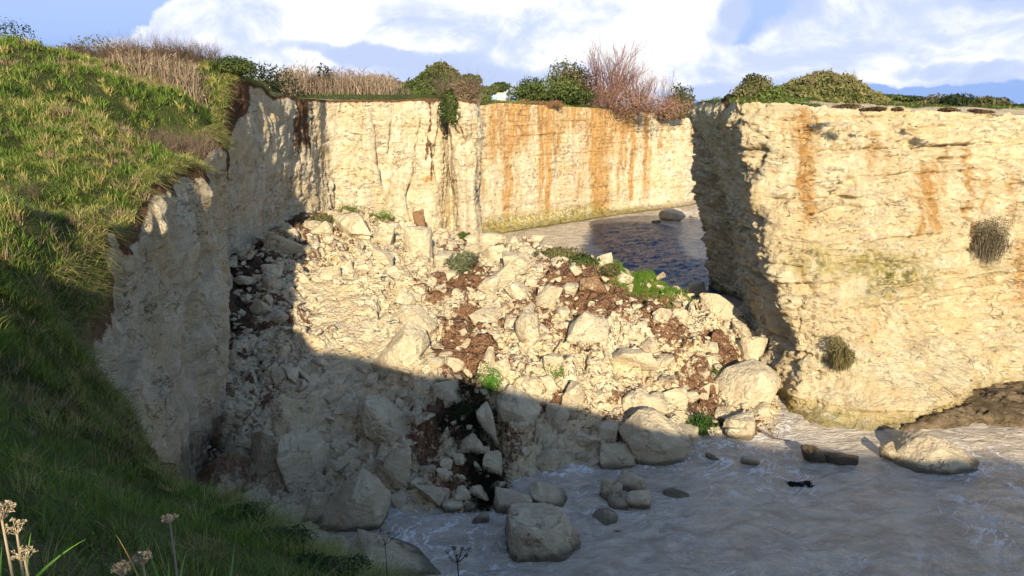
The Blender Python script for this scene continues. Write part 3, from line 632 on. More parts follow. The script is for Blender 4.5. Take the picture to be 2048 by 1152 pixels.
def mound_soil(q, s1):
    x, y = q[:, 0], q[:, 1]; so = .20 + .42 * sstep(s1, 0.0, .4) * sstep(x, -6, -3)
    for px, py, Y, r, a in [(890, 560, 45, 2.2, 1), (930, 640, 39, 1.2, .75), (930, 700, 35.5, 1.3, 1), (1180, 570, 45, 2.4, .85), (1290, 600, 44, 1.6, .8), (1330, 640, 42, 1.4, .6), (870, 510, 53, 2, .9), (1060, 640, 39, 1.6, .55), (1160, 660, 38, 1.6, .5), (850, 900, 30, .7, .7), (1440, 690, 40, 1.0, .8), (1400, 790, 36, .9, .7), (1500, 850, 35, .8, .5), (780, 430, 66, 2.5, .7), (640, 445, 60, 2.0, .8), (900, 960, 28, .7, .7)]:
        c = hitc(px, py); so = np.maximum(so, a * 1.1 * np.exp(-(np.hypot(x - c[0], (y - c[1]) * .8) / (r * 1.5)) ** 4))
    so = so * (1 - .85 * smoothchute(x, y)) * (1 - .75 * np.exp(-((x + 7.0) / 2.4) ** 2)); so = np.maximum(so, .62 * (1 - sstep(x, -11.5, -10)) * (.6 + s1))
    return so
soil_m = mound_soil(q, s1)
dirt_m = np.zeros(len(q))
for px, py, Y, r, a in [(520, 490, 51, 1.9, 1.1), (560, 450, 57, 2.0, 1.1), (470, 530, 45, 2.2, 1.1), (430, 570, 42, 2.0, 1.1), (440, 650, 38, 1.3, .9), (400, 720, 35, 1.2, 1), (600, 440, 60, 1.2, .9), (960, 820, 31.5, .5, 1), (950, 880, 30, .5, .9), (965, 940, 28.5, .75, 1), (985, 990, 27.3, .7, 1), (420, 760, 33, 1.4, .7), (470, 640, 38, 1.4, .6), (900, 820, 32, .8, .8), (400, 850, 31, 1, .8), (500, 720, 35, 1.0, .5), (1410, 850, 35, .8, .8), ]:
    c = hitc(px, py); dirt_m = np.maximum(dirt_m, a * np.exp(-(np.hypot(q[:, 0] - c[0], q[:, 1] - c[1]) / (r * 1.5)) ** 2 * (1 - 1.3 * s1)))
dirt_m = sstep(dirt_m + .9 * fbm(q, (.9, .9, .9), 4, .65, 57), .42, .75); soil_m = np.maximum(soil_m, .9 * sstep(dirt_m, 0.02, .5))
scree = np.ones(len(q)) * (1 - .5 * smoothchute(q[:, 0], q[:, 1]))
me = make_mesh("rubble_slope", q, [grid_faces(*gx.shape)], M_rubble, dict(soil=soil_m, dirt=dirt_m, scree=scree, tint=np.zeros(len(q))))
tag(link("rubble_slope", me), kind='structure')
print("mound", len(q))

# ------------------------------------------------------------------ water
def water_material():
    m, nt, b = material("sea_water"); g = nt.new('ShaderNodeNewGeometry'); pos = g.outputs['Position']
    murk_shade = nt.attr('murk_shade'); foam = nt.attr('foam')
    wv = nt.noise(nt.scalev(pos, (1.0, 1.6, 1)), .5, 5, .6, 1.2)
    mk = nt.ramp(nt.math('ADD', murk_shade, nt.math('MULTIPLY', nt.math('SUBTRACT', wv, .5), .7)), .25, .7)
    c = nt.mix(mk, (0.042, 0.072, 0.125), nt.mix(nt.ramp(wv, .35, .65), (0.37, 0.315, 0.25), (0.54, 0.47, 0.385)))
    sw = nt.noise(nt.vmath('ADD', pos, nt.scalev(nt.noise(pos, .5, 3, .6), (2.2, 2.2, 0))), .42, 8, .62, 1.0)
    ln = nt.math('ABSOLUTE', nt.math('SUBTRACT', sw, .5)); fl = nt.ramp(ln, .028, .0, 0, 1)
    sw2 = nt.noise(nt.scalev(pos, (1, 1.5, 1)), 1.1, 7, .66, 1.6); fl2 = nt.ramp(nt.math('ABSOLUTE', nt.math('SUBTRACT', sw2, .5)), .03, .0, 0, .9)
    fl2 = nt.math('MULTIPLY', fl2, .5); ff = nt.math('MULTIPLY', nt.math('MAXIMUM', fl, fl2), nt.ramp(nt.math('ADD', foam, nt.math('MULTIPLY', nt.math('SUBTRACT', nt.noise(pos, .33, 4, .6), .5), 1.2)), .22, .7))
    c = nt.mix(nt.math('MULTIPLY', ff, .95), c, (0.85, 0.84, 0.84))
    nt.put(b.inputs['Base Color'], c)
    nt.put(b.inputs['Roughness'], nt.math('ADD', nt.ramp(ff, 0, 1, .05, .6, False), nt.math('ADD', nt.math('MULTIPLY', mk, -.15), .20)))
    b.inputs['IOR'].default_value = 1.33; b.inputs['Specular IOR Level'].default_value = .5
    w1 = nt.noise(nt.scalev(pos, (.7, 1.5, 1)), 1.2, 6, .6, .8); w2 = nt.noise(nt.scalev(pos, (1, 1.8, 1)), 3.6, 3, .5, .6)
    h = nt.math('ADD', nt.math('MULTIPLY', w1, .8), nt.math('MULTIPLY', w2, .22)); h = nt.math('ADD', h, nt.math('MULTIPLY', ff, .06))
    nt.put(b.inputs['Normal'], nt.bump(h, 1.0, .42))
    return m
M_water = water_material()
def zwave(x, y):
    q = p3(x, y); c, s = math.cos(.5), math.sin(.5); qr = p3(x * c + y * s, (-x * s + y * c) * 2.0)
    return .14 * fbm(qr, (.35, .35, 1), 4, .55, 60) + .07 * fbm(qr, (1.3, 1.3, 1), 3, .5, 61, ridge=True) 
xs = np.concatenate([-np.geomspace(260, 31, 12), np.arange(-30, 60, .28), np.geomspace(61, 260, 12)]); ys = np.concatenate([-np.geomspace(60, 1.5, 10), np.arange(0, 20, 1.5), np.arange(20, 62, .20), np.arange(62, 135, .38), np.geomspace(136, 400, 14)])
gx, gy = np.meshgrid(xs, ys); wz = zwave(gx.ravel(), gy.ravel()); X, Yv = gx.ravel(), gy.ravel()
murk_shade = np.ones(len(X))
# inlet behind the fall: the headland's shadow painted as blue water on the right
inlet_shade = sstep(seg_dist(X, Yv, np.array([(17, 66), (13, 78), (16, 95)])), 8.2, 2.4)
murk_shade = 1 - inlet_shade * 1.25
murk_shade = np.where(Yv > 98, np.minimum(murk_shade, .75), murk_shade)
seaw = sstep(X, 15, 34) * (1 - sstep(Yv, 27, 33)) + sstep(26 - Yv, 0, 12) * sstep(X, 0, 14) * .7; murk_shade = murk_shade - .62 * np.clip(seaw, 0, 1)
amp = 1 + 1.3 * inlet_shade; wz = wz * amp * np.where(np.hypot(X, Yv) > 150, .3, 1)
mz = zmound(X, Yv) if True else 0
near_rock = np.exp(-np.abs(mz + .3) / .5) * (Yv < 60) * (X > -16) * (X < 24)
foam = .29 + .55 * near_rock
f1 = np.zeros(len(X))
for px, py, r, a in [(870, 1080, 2.6, .9), (1100, 960, 2.0, .7), (1450, 920, 2.8, .8), (1550, 960, 3, .6), (1990, 930, 3.5, .8), (1900, 1010, 3, .3), (2000, 1050, 4, .6), (950, 1120, 2, .7), (1350, 990, 2.4, .5), (1380, 430, 5, .9)]:
    c = at_z(px, py); f1 = np.maximum(f1, a * np.exp(-(np.hypot(X - c[0], Yv - c[1]) / r) ** 2))
foam = np.maximum(foam, f1) * (1 - .85 * inlet_shade)
foam = np.where(Yv > 60, np.minimum(foam, .35 + f1), foam)
me = make_mesh("water", np.stack([X, Yv, wz], -1), [grid_faces(*gx.shape)], M_water, dict(murk_shade=murk_shade, foam=foam))
tag(link("water", me), kind='structure')
# open sea to the horizon, a few millimetres lower
V = np.array([(-9000, -9000, -.35), (9000, -9000, -.35), (9000, 12000, -.35), (-9000, 12000, -.35)], float)
me = make_mesh("sea", V, [np.array([[0, 1, 2, 3]])], M_water, dict(murk_shade=np.zeros(4), foam=np.zeros(4) + .1))
tag(link("sea", me), kind='structure')

# wave-cut ledge at the foot of the headland
lc = np.array([at_z(px, py, 0)[:2] for px, py in [(1780, 862), (1830, 868), (1900, 865), (1960, 850), (2048, 858), (2150, 862), (2300, 865), (2300, 770), (2100, 760), (2000, 765), (1920, 790), (1850, 835)]])
gx, gy = np.meshgrid(np.arange(16, 48, .12), np.arange(30, 44, .12)); X, Yv = gx.ravel(), gy.ravel(); q = p3(X, Yv)
ins = in_poly(X, Yv, lc); dd = seg_dist(X, Yv, np.vstack([lc, lc[:1]])); sd = np.where(ins, dd, -dd) + .45 * fbm(q, (.5, .5, 1), 4, .6, 70)
lz = -1.0 + 1.45 * sstep(sd, -.5, .5) + .13 * sd * (sd > 0) + sstep(sd, -.3, .3) * (.28 * fbm(q, (.4, .9, 1), 4, .6, 71) + .12 * fbm(q, (2, 3, 1), 3, .6, 72, ridge=True))
tr_ = lz * 3.2 + .8 * fbm(q, (.25, .6, 1), 3, .5, 74); lz = np.where(lz > -.6, (np.floor(tr_) + sstep(tr_ - np.floor(tr_), .7, 1.0) - .8 * fbm(q, (.25, .6, 1), 3, .5, 74)) / 3.2 + .05 * fbm(q, (2, 2, 1), 3, .6, 75), lz)
q = np.stack([X, Yv, lz], -1); nled = fbm(q, (.5, .8, 1), 4, .6, 73)
def ledge_mat():
    m, nt, b = material("wet_rock_ledge"); g = nt.new('ShaderNodeNewGeometry'); pos = g.outputs['Position']
    a = nt.noise(pos, 1.1, 7, .65, .6); f = nt.noise(pos, 7, 5, .7)
    c = nt.mix(nt.ramp(a, .35, .65), (0.10, 0.072, 0.042), (0.30, 0.22, 0.14)); c = nt.mix(nt.ramp(f, .5, .7, 0, .6), c, (0.20, 0.18, 0.06))
    nt.put(b.inputs['Base Color'], c); b.inputs['Roughness'].default_value = .7
    nt.put(b.inputs['Normal'], nt.bump(nt.math('ADD', a, nt.math('MULTIPLY', f, .5)), 1, .6)); return m
M_ledge = ledge_mat()
fc = grid_faces(*gx.shape); k = (lz[fc].max(1) > -.75); fc = fc[k]
used = np.unique(fc); rem = -np.ones(len(q), int); rem[used] = np.arange(len(used))
me = make_mesh("rock_ledge", q[used], [rem[fc]], M_ledge); tag(link("rock_ledge", me), kind='structure')

# ------------------------------------------------------------------ boulders
def ico(sub):
    import bmesh
    bm = bmesh.new(); bmesh.ops.create_icosphere(bm, subdivisions=sub, radius=1.0)
    V = np.array([v.co[:] for v in bm.verts]); Fc = np.array([[v.index for v in f.verts] for f in bm.faces]); bm.free(); return V, Fc
ICO = {k: ico(k) for k in (1, 2, 3, 4, 5, 6)}
def hull_rock(P, sub, seed, rough, soften=1):
    """an angular broken block: the hull of a few corner points, divided, slightly worn at the edges, then roughened"""
    import bmesh
    bm = bmesh.new(); vs = [bm.verts.new(p) for p in P]
    r = bmesh.ops.convex_hull(bm, input=vs); bmesh.ops.delete(bm, geom=[v for v in bm.verts if not v.link_faces], context='VERTS')
    bmesh.ops.triangulate(bm, faces=bm.faces[:])
    for _ in range(sub):
        L = sum(e.calc_length() for e in bm.edges) / len(bm.edges)
        bmesh.ops.subdivide_edges(bm, edges=[e for e in bm.edges if e.calc_length() > L * .55], cuts=1, use_grid_fill=False); bmesh.ops.triangulate(bm, faces=[f for f in bm.faces if len(f.verts) > 3])
    bm.verts.index_update(); V = np.array([v.co[:] for v in bm.verts]); Fc = np.array([[v.index for v in f.verts] for f in bm.faces]); E = np.array([[v.index for v in e.verts] for e in bm.edges]); bm.free()
    for _ in range(soften):
        acc = np.zeros_like(V); cn = np.zeros(len(V)); np.add.at(acc, E[:, 0], V[E[:, 1]]); np.add.at(acc, E[:, 1], V[E[:, 0]]); np.add.at(cn, E[:, 0], 1); np.add.at(cn, E[:, 1], 1); V = V * .5 + acc / cn[:, None] * .5
    if rough:
        D = V / (np.linalg.norm(V, axis=1)[:, None] + 1e-6); q = V + seed * 3.17 % 50
        V = V + D * rough * (1.5 * fbm(q, (1.3,) * 3, 3, .55, 80) + 1.3 * fbm(q, (3.2, 3.2, 3.2), 4, .65, 81, ridge=True))[:, None]
    return V, Fc
def rock_shape(sub, seed, nplanes=11, rough=.05):
    g = np.random.default_rng(seed); n = max(9, nplanes + 2); p = g.uniform(-1, 1, (n, 3)); p = p / np.abs(p).max(1)[:, None] * g.uniform(.72, 1.0, (n, 1))
    return hull_rock(p, {1: 0, 2: 1, 3: 2, 4: 3, 5: 4, 6: 5}[sub], seed, rough if sub > 1 else 0, 0 if sub < 3 else 1)
def outline_rock(pts, sub, seed, rough=.05):
    g = np.random.default_rng(seed); P = []
    for x, z in pts:
        P.append((x, 0, z)); k = g.uniform(.62, .92); P.append((x * k, -g.uniform(.5, .9), z * k - .05)); k = g.uniform(.5, .9); P.append((x * k, g.uniform(.5, .9), z * k))
    P.append((g.uniform(-.2, .2), -1, g.uniform(-.2, .2)))
    return hull_rock(P, sub, seed, rough * .8, 1)
def rotm(a, axis):
    c, s = math.cos(a), math.sin(a)
    return {'x': np.array([[1, 0, 0], [0, c, -s], [0, s, c]]), 'y': np.array([[c, 0, s], [0, 1, 0], [-s, 0, c]]), 'z': np.array([[c, -s, 0], [s, c, 0], [0, 0, 1]])}[axis]
TOPS = []   # surfaces for ray marching
BOULD = []
def boulder(px, py, wpx, hpx, label, cat='boulder', tint=.12, seed=None, rot=0.0, tall=1.0, sub=None, group=None, wet=0.0, name='boulder', base=None, thick=.85, planes=11, pts=None, rough=.05):
    """px,py = middle of the visible stone; its foot is found on the real surface under it"""
    seed = int(px * 7 + py * 13) if seed is None else seed
    foot = hit(px, min(py + hpx * .36, 1300)) if base is None else base
    dc = depth_of(foot); wm = wpx / F * dc; hm = hpx / F * dc
    sub = sub or (5 if wpx > 60 else 4 if wpx > 24 else 3)
    V, Fc = outline_rock(pts, {3: 2, 4: 3, 5: 4, 6: 4}[sub], seed, rough) if pts is not None else rock_shape(sub, seed, planes, rough)
    V = V @ rotm(rot, 'y').T
    ext = V.max(0) - V.min(0); V = V - (V.max(0) + V.min(0)) / 2; dm = wm * thick; hv = hm * tall
    V = V / ext * np.array([wm, dm, hv])
    c = foot + np.array([0, dm * .28, hv * .30])
    # align centre on screen height
    want = at_y(px, py, c[1]); c[0] = want[0]; c[2] = want[2]
    zz_ = V[:, 2] + c[2]
    wetv = np.clip(sstep(.42 - zz_ + .15 * fbm(V + seed % 29, (1.5,) * 3, 3, .5, 85), 0, .3) * .85 + wet, 0, 1)
    tt = tint + .35 * fbm(V + seed % 31, (.8,) * 3, 3, .5, 82)
    me = make_mesh(name, V, [Fc], M_boulder, dict(tint=tt, wet=wetv), sharp=38)
    o = tag(link(name, me, loc=[float(v) for v in c]), label, cat, group)
    BOULD.append((c, max(wm, hm) / 2)); return o

BL = [ # px, py, w, h, label, kwargs
 (770, 835, 115, 100, "pale wedge-shaped boulder in the shaded rubble, pointing to the right", dict(tint=-.1, pts=[(1, -.55), (.45, -.75), (-.2, -.95), (-.85, -.4), (-1, .5), (-.6, 1), (-.1, .8), (.55, .25)])),
 (1038, 812, 92, 92, "tan peaked boulder in the shade below the bright green tuft", dict(tint=.1, pts=[(1, -.1), (.7, -.6), (0, -1), (-.9, -.8), (-.9, .3), (-.35, 1), (.3, .5)])),
 (1308, 880, 150, 130, "huge smooth slanting slab at the water's edge, right end of the shaded rubble", dict(tint=-.15, rough=.03, pts=[(1, -.2), (.9, -.75), (.3, -1), (-.5, -.7), (-.9, .3), (-.4, .95), (.1, .9), (.95, .2)])),
 (1234, 915, 78, 60, "rounded white boulder leaning in front of the huge smooth slab", dict(tint=-.2, planes=16)),
 (708, 1005, 150, 140, "biggest square-cut block standing in the water in the shade, left of the foam", dict(tint=-.05, pts=[(.9, -.3), (.75, -.95), (-.4, -1), (-1, -.5), (-.75, 0), (-.1, .7), (.2, 1), (.7, .75), (1, .2)])),
 (630, 1015, 48, 76, "narrow dark boulder wedged left of the biggest square-cut block", dict(tint=.1)),
 (1085, 1075, 160, 112, "brown pitted round boulder lying alone in the foamy water", dict(tint=.35, planes=18, rough=.07)),
 (800, 1118, 190, 95, "brown ridged rock at the bottom edge, half hidden by shrubs", dict(tint=.38)),
 (672, 1110, 56, 80, "small white upright stone in the water behind the dark bottom shrubs", dict(tint=-.2)),
 (560, 1040, 110, 60, "low pale slab awash at the foot of the shaded fall", dict(tint=-.1)),
 (1025, 1008, 84, 55, "grey rounded boulder beside the water, joined to the long tilted one", dict(tint=-.1)),
 (1098, 992, 84, 60, "long tilted pale boulder with a flat top, left of the stream of foam", dict(tint=-.15, pts=[(1, -.7), (.2, -1), (-.8, -.2), (-1, .6), (-.6, 1), (.2, .5), (.9, -.1)])),
 (862, 1000, 75, 62, "brown square block at the water edge below the dark gully", dict(tint=.3, planes=8)),
 (906, 1015, 42, 32, "small grey stone beside the brown square block", dict(tint=.0)),
 (940, 1018, 32, 26, "reddish little stone at the waterline under the black weed", dict(tint=.5)),
 (962, 1038, 34, 24, "pale stone awash in front of the reddish little stone", dict(tint=.0)),
 (795, 945, 60, 110, "tall narrow boulder standing right behind the biggest square-cut block", dict(tint=.1)),
 (1222, 985, 44, 60, "upper left stone of the four clustered in the water", dict(tint=-.1)),
 (1262, 970, 56, 48, "upper right stone of the four clustered in the water", dict(tint=-.1)),
 (1276, 1000, 50, 48, "front stone of the four clustered in the water, tilted and ridged", dict(tint=.05)),
 (1236, 1012, 42, 30, "lowest stone of the four clustered in the water", dict(tint=-.1)),
 (1352, 992, 54, 26, "low dark-ended stone washed by the water right of the cluster", dict(tint=.15)),
 (1208, 1040, 54, 32, "flat brown stone alone in the water below the cluster of four", dict(tint=.25)),
 (1238, 1069, 22, 14, "little greenish stone just breaking the surface", dict(tint=.25)),
 (1112, 838, 52, 60, "grey pointed boulder above the round soiled one", dict(tint=.0)),
 (1172, 888, 58, 52, "round boulder with a dark smudge of weed on its face", dict(tint=.15)),
 (1215, 862, 48, 44, "plain boulder between the soiled round one and the huge slab", dict(tint=.0)),
 (1148, 800, 60, 84, "tall grey boulder with a fluted face on the shade edge", dict(tint=.05)),
 (895, 790, 62, 58, "squarish grey block at the shade edge left of the green tuft", dict(tint=-.05, planes=8)),
 (800, 700, 120, 120, "big smooth tilted slab half in the sun at the foot of the pale chute", dict(tint=-.2, rough=.03, pts=[(1, .2), (.5, -.5), (.2, -1), (-.9, -1), (-1, -.6), (-.1, .6), (.3, 1), (.9, .7)])),
 (832, 650, 84, 84, "yellow and brown pitted block lying on top of the big tilted slab", dict(tint=.25, pts=[(.9, -.1), (.5, -1), (-.2, -.5), (-1, .5), (-.6, 1), (.2, .9)])),
 (705, 455, 90, 60, "large cream block at the top of the fall between two tufts", dict(tint=-.1, planes=9)),
 (835, 485, 60, 70, "tall cream block on the crest right of the grass tuft", dict(tint=-.15)),
 (800, 410, 44, 40, "red-brown wedge of rock leaning on the cliff behind the crest", dict(tint=.8)),
 (838, 440, 26, 46, "dark ribbed red slab behind the crest, next to the wedge", dict(tint=.9)),
 (768, 472, 50, 44, "cream block just under the crest tuft", dict(tint=-.1)),
 (765, 515, 44, 44, "cracked cream block in the upper sunny rubble", dict(tint=-.1)),
 (545, 545, 40, 34, "white boulder on the dark soil in the shaded left gully", dict(tint=-.3)),
 (575, 490, 100, 62, "pale jagged ledge of rock above the dark soil by the shaded cliff", dict(tint=-.1)),
 (1255, 722, 118, 66, "wide flat cracked cream block in the middle of the sunny rubble", dict(tint=-.15, planes=9)),
 (1490, 765, 150, 100, "huge smooth pale block at the right end of the fall, beside the headland", dict(tint=-.35, rough=.025, pts=[(1, .1), (.75, -.8), (.1, -1), (-.8, -.9), (-1, -.3), (-.5, .6), (.2, 1), (.6, .7)])),
 (1505, 700, 60, 60, "rounded pale block on top of the huge smooth pale one", dict(tint=-.2, planes=15)),
 (1440, 610, 84, 50, "broad cream boulder on the crest under the shaded corner of the headland", dict(tint=-.1)),
 (1393, 580, 42, 40, "pinkish boulder at the right end of the green crest strip", dict(tint=.3)),
 (1185, 572, 56, 46, "red-brown smooth slab near the crest of the rubble", dict(tint=.75)),
 (1115, 735, 60, 60, "pinkish cream block above the shade edge", dict(tint=.15)),
 (1055, 660, 50, 70, "upright cream stone right of the bare brown soil", dict(tint=.05)),
 (975, 715, 30, 44, "small peaked cream stone in the bare brown soil", dict(tint=.0)),
 (945, 500, 40, 30, "white stone on the crest beside the brown gully", dict(tint=-.2)),
 (1030, 530, 52, 50, "cream block on the crest left of the shrubs", dict(tint=.0)),
 (1075, 480, 30, 20, "small pale stone on the back crest by the inlet", dict(tint=.0)),
 (1480, 858, 66, 60, "ribbed tan and brown rock at the waterline right of the dark green bush", dict(tint=.3)),
 (1468, 870, 32, 36, "smooth fallen stone in front of the ribbed tan rock", dict(tint=.0)),
 (1520, 820, 38, 26, "pale triangular stone at the edge of the lit water", dict(tint=-.1)),
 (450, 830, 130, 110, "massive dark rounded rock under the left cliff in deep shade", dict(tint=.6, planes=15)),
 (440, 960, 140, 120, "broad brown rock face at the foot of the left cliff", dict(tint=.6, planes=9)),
 (468, 905, 54, 50, "squarish tan stone resting on the broad brown rock", dict(tint=.1)),
 (530, 900, 70, 90, "hanging jagged rock right of the squarish tan stone", dict(tint=.15)),
 (600, 930, 110, 130, "long leaning slab in the middle of the shaded left slope", dict(tint=.05, rot=.4)),
 (450, 705, 56, 42, "reddish rounded boulder on the dark rubble under the left cliff", dict(tint=.45)),
 (398, 690, 44, 36, "flat grey stone close to the left cliff wall", dict(tint=.1)),
 (412, 765, 60, 54, "pale cut block in shade beside the left cliff wall", dict(tint=-.05)),
 (480, 785, 44, 30, "thin pale shard lying on the shaded slope", dict(tint=-.15)),
 (695, 805, 50, 52, "jointed grey boulder left of the wedge-shaped one", dict(tint=.0)),
 (610, 750, 46, 38, "low grey boulder in the shaded scree", dict(tint=.0)),
 (1195, 800, 44, 40, "tan stone on the shade edge above the slab", dict(tint=.1)),
 (1270, 805, 56, 40, "cracked tan stone above the huge smooth slab", dict(tint=.05)),
 (1345, 790, 60, 46, "cream rubble block in the last of the sun above the slab", dict(tint=.0)),
 (975, 850, 44, 90, "tall ragged pillar of rock beside the black weed", dict(tint=.25, rough=.09)),
 (985, 925, 40, 50, "ragged brown stone beside the black weed, under the pillar", dict(tint=.3, rough=.09)),
]
for px, py, w_, h_, lab, kw in BL: boulder(px, py, w_, h_, lab, **kw)
# stones standing in the sea
p = at_z(1870, 945, 0)
boulder(1872, 913, 226, 92, "large white boulder out in the sea, top sunlit and foot in shade", base=at_z(1870, 940, 0), tint=-.3, thick=.55, sub=6, seed=77,
        pts=[(-.85, -1), (-1, -.55), (-.7, .15), (-.42, .8), (-.2, 1), (.1, .8), (.45, .25), (.9, -.4), (1, -.7), (.7, -1)])
boulder(1634, 908, 66, 42, "dark brown slab sticking out of the sea in front of the headland", base=at_z(1634, 925, 0), tint=.95, wet=.75, thick=.5, seed=5, pts=[(1, -.8), (.2, -1), (-.7, -.7), (-1, .6), (-.75, 1), (-.1, .75), (.3, .1)])
boulder(1680, 918, 64, 28, "low dark rock trailing right of the brown slab in the sea", base=at_z(1680, 930, 0), tint=.9, wet=.7, thick=.5, seed=6)
boulder(1342, 432, 50, 32, "square tan block in the far inlet at the foot of the stained cliff", base=at_z(1342, 443, 0), tint=.1, planes=8, seed=11)
boulder(1312, 444, 18, 9, "small dark stone left of the square block in the far inlet", base=at_z(1312, 446, 0), tint=.7, seed=12)
boulder(1386, 435, 20, 8, "flat stone in the far inlet against the headland", base=at_z(1386, 437, 0), tint=.3, seed=13)
boulder(1393, 362, 20, 44, "distant tan crag seen in the gap beyond the stained cliff", base=at_z(1393, 398, 0), tint=.2, seed=14, name='crag', cat='rock')
boulder(1389, 396, 16, 14, "distant brown stones at the foot of the crag in the gap", base=at_z(1389, 402, 0), tint=.6, seed=15)
boulder(1500, 925, 34, 24, "smooth boulder just under the murky water by the fall", base=at_z(1500, 935, 0), tint=.1, seed=16)
boulder(1425, 915, 26, 16, "rounded stone swirled by foam at the right end of the fall", base=at_z(1425, 920, 0), tint=.1, seed=17)
boulder(1775, 905, 30, 40, "dark wet stone touching the left side of the white sea boulder", base=at_z(1778, 925, 0), tint=.5, wet=.3, seed=18)

# medium stones: individual objects on the fall, sharing a few shapes
occupied = [(c, r) for c, r in BOULD]
shapes = []
for k in range(16):
    V, Fc = rock_shape(4 if k < 10 else 3, 900 + k, 10 + k % 5, .06); ext = V.max(0) - V.min(0); V = (V - (V.max(0) + V.min(0)) / 2) / ext.max()
    shapes.append(make_mesh("stone", V, [Fc], M_boulder, dict(tint=np.full(len(V), (-.15, 0, .1, .3)[k % 4]) + .3 * fbm(V * 2 + k, (1,) * 3, 3, .5, 83), wet=np.zeros(len(V))), sharp=38))
def vis_y(x, y, z):
    return 576 - F * ((z - H) * math.cos(TH) + y * math.sin(TH)) / (y * math.cos(TH) + (H - z) * math.sin(TH))
cnt = 0; tries = 0
zones = {'sun': ("cream angular stone among the sunlit rubble of the rockfall", "sunlit stones on the rockfall"), 'shade': ("grey angular stone in the shaded rubble of the rockfall", "shaded stones on the rockfall")}
while cnt < 225 and tries < 20000:
    tries += 1
    toe = random.random() < .4
    px = random.uniform(480, 1010) if toe else random.uniform(400, 1540); py = random.uniform(880, 1020) if toe else random.uniform(430, 1000)
    p = hit(px, py)
    if p[2] < (-.1 if toe else .15) or p[1] > 68: continue
    if random.random() < .65 * float(mound_soil(p[None], np.zeros(1))[0]): continue
    if 590 < px < 760 and 560 < py < 740 and random.random() < .9: continue
    s = min(2.4, (.75 if toe else .55) * math.exp(random.gauss(0, .5)) * (1.5 if px > 1050 else 1.1) * (1 + (p[1] - 30) / 40))
    if any(np.hypot(*(p[:2] - c[:2])) < (r * .75 + s * .36) for c, r in occupied): continue
    occupied.append((p, s * .5)); shady = py > 770 or px < 560 + max(0, (py - 500) * .55)
    lab, grp = zones['shade' if shady else 'sun']
    o = link("stone", random.choice(shapes)); o.location = (p[0], p[1], p[2] + s * .04); o.scale = (s, s * random.uniform(.7, 1), s * random.uniform(.6, .95))
    o.rotation_euler = (random.uniform(-.4, .4), random.uniform(-.4, .4), random.uniform(0, 6.28)); tag(o, lab, 'stone', grp); cnt += 1
print('medium stones', cnt)

# small rubble: uncountable
SV, SF = [], []; nv = 0; tint_l = []; soil_l = []
protos = [rock_shape(1, 2000 + k, 8, .0) for k in range(14)] 
protos2 = [rock_shape(3, 2100 + k, 9, .05) for k in range(14)]
NS = 19000
X = rng.uniform(-19, 21, NS); Yv = 25 + 45 * rng.uniform(0, 1, NS) ** 1.5; Z = zmound(X, Yv)
dens = .5 + .5 * fbm(p3(X, Yv), (.35, .35, 1), 3, .5, 90) * 2
ch = smoothchute(X, Yv)
keep = (Z > -.15) & (rng.uniform(0, 1, NS) < np.clip(dens, .15, 1) * (1 - .75 * ch) * (1 - .7 * np.clip(mound_soil(p3(X, Yv), np.zeros(NS)), 0, 1))); X, Yv, Z = X[keep], Yv[keep], Z[keep]
S = .105 * np.exp(rng.normal(0, .6, len(X))) * (1 + (Yv - 28) / 40); S = np.clip(S, .05, .62)
sl_m = mound_soil(p3(X, Yv), fbm(p3(X, Yv), (.28, .28, .3), 4, .6, 52))
for i in range(len(X)):
    V, Fc = (protos2 if S[i] > .17 else protos)[i % 14]
    a = rng.uniform(0, 6.28); c_, s_ = math.cos(a), math.sin(a); t_ = rng.uniform(-.6, .6); ct, st_ = math.cos(t_), math.sin(t_)
    Mx = np.array([[c_, -s_, 0], [s_, c_, 0], [0, 0, 1]]) @ np.array([[1, 0, 0], [0, ct, -st_], [0, st_, ct]]) @ np.diag([1, rng.uniform(.6, 1), rng.uniform(.5, .85)])
    SV.append((V @ Mx.T) * S[i] + (X[i], Yv[i], Z[i] + S[i] * .25)); SF.append(Fc + nv); nv += len(V)
    tint_l.append(np.full(len(V), (.5 if rng.uniform() < .10 + .25 * sl_m[i] else rng.uniform(-.3, .2))))
V = np.concatenate(SV); me = make_mesh("rubble", V, [np.concatenate(SF)], M_boulder, dict(tint=np.concatenate(tint_l), wet=np.zeros(len(V))), smooth=False)
tag(link("rubble", me), "small broken cream stones strewn over the rockfall", "rubble", kind='stuff'); print('rubble verts', len(V))

# ------------------------------------------------------------------ vegetation
def blades(base, length, width, lean_dir, lean, col, seg=2, curve=.5):
    """tapered bent blades, n x ... arrays -> V,F,C"""
    n = len(base); ph = rng.uniform(0, 2 * math.pi, n); side = np.stack([np.cos(ph), np.sin(ph), np.zeros(n)], -1) * (width / 2)[:, None]
    up = np.array([0, 0, 1.0]); dirv = up + lean_dir * lean[:, None]; dirv /= np.linalg.norm(dirv, axis=1)[:, None]
    bend = lean_dir * (lean * curve)[:, None] - np.array([0, 0, 1.0]) * (lean * curve * .5)[:, None]
    mid = base + dirv * (length * .5)[:, None]; tip = base + dirv * length[:, None] + bend * (length * .6)[:, None]
    V = np.stack([base - side, base + side, mid - side * .75, mid + side * .75, tip], 1).reshape(-1, 3)
    i = np.arange(n)[:, None] * 5; Q = i + np.array([[0, 1, 3, 2]]); T3 = i + np.array([[2, 3, 4]])
    C = np.repeat(col[:, None], 5, 1); C = C.reshape(-1, 3)
    return V, Q, T3, C
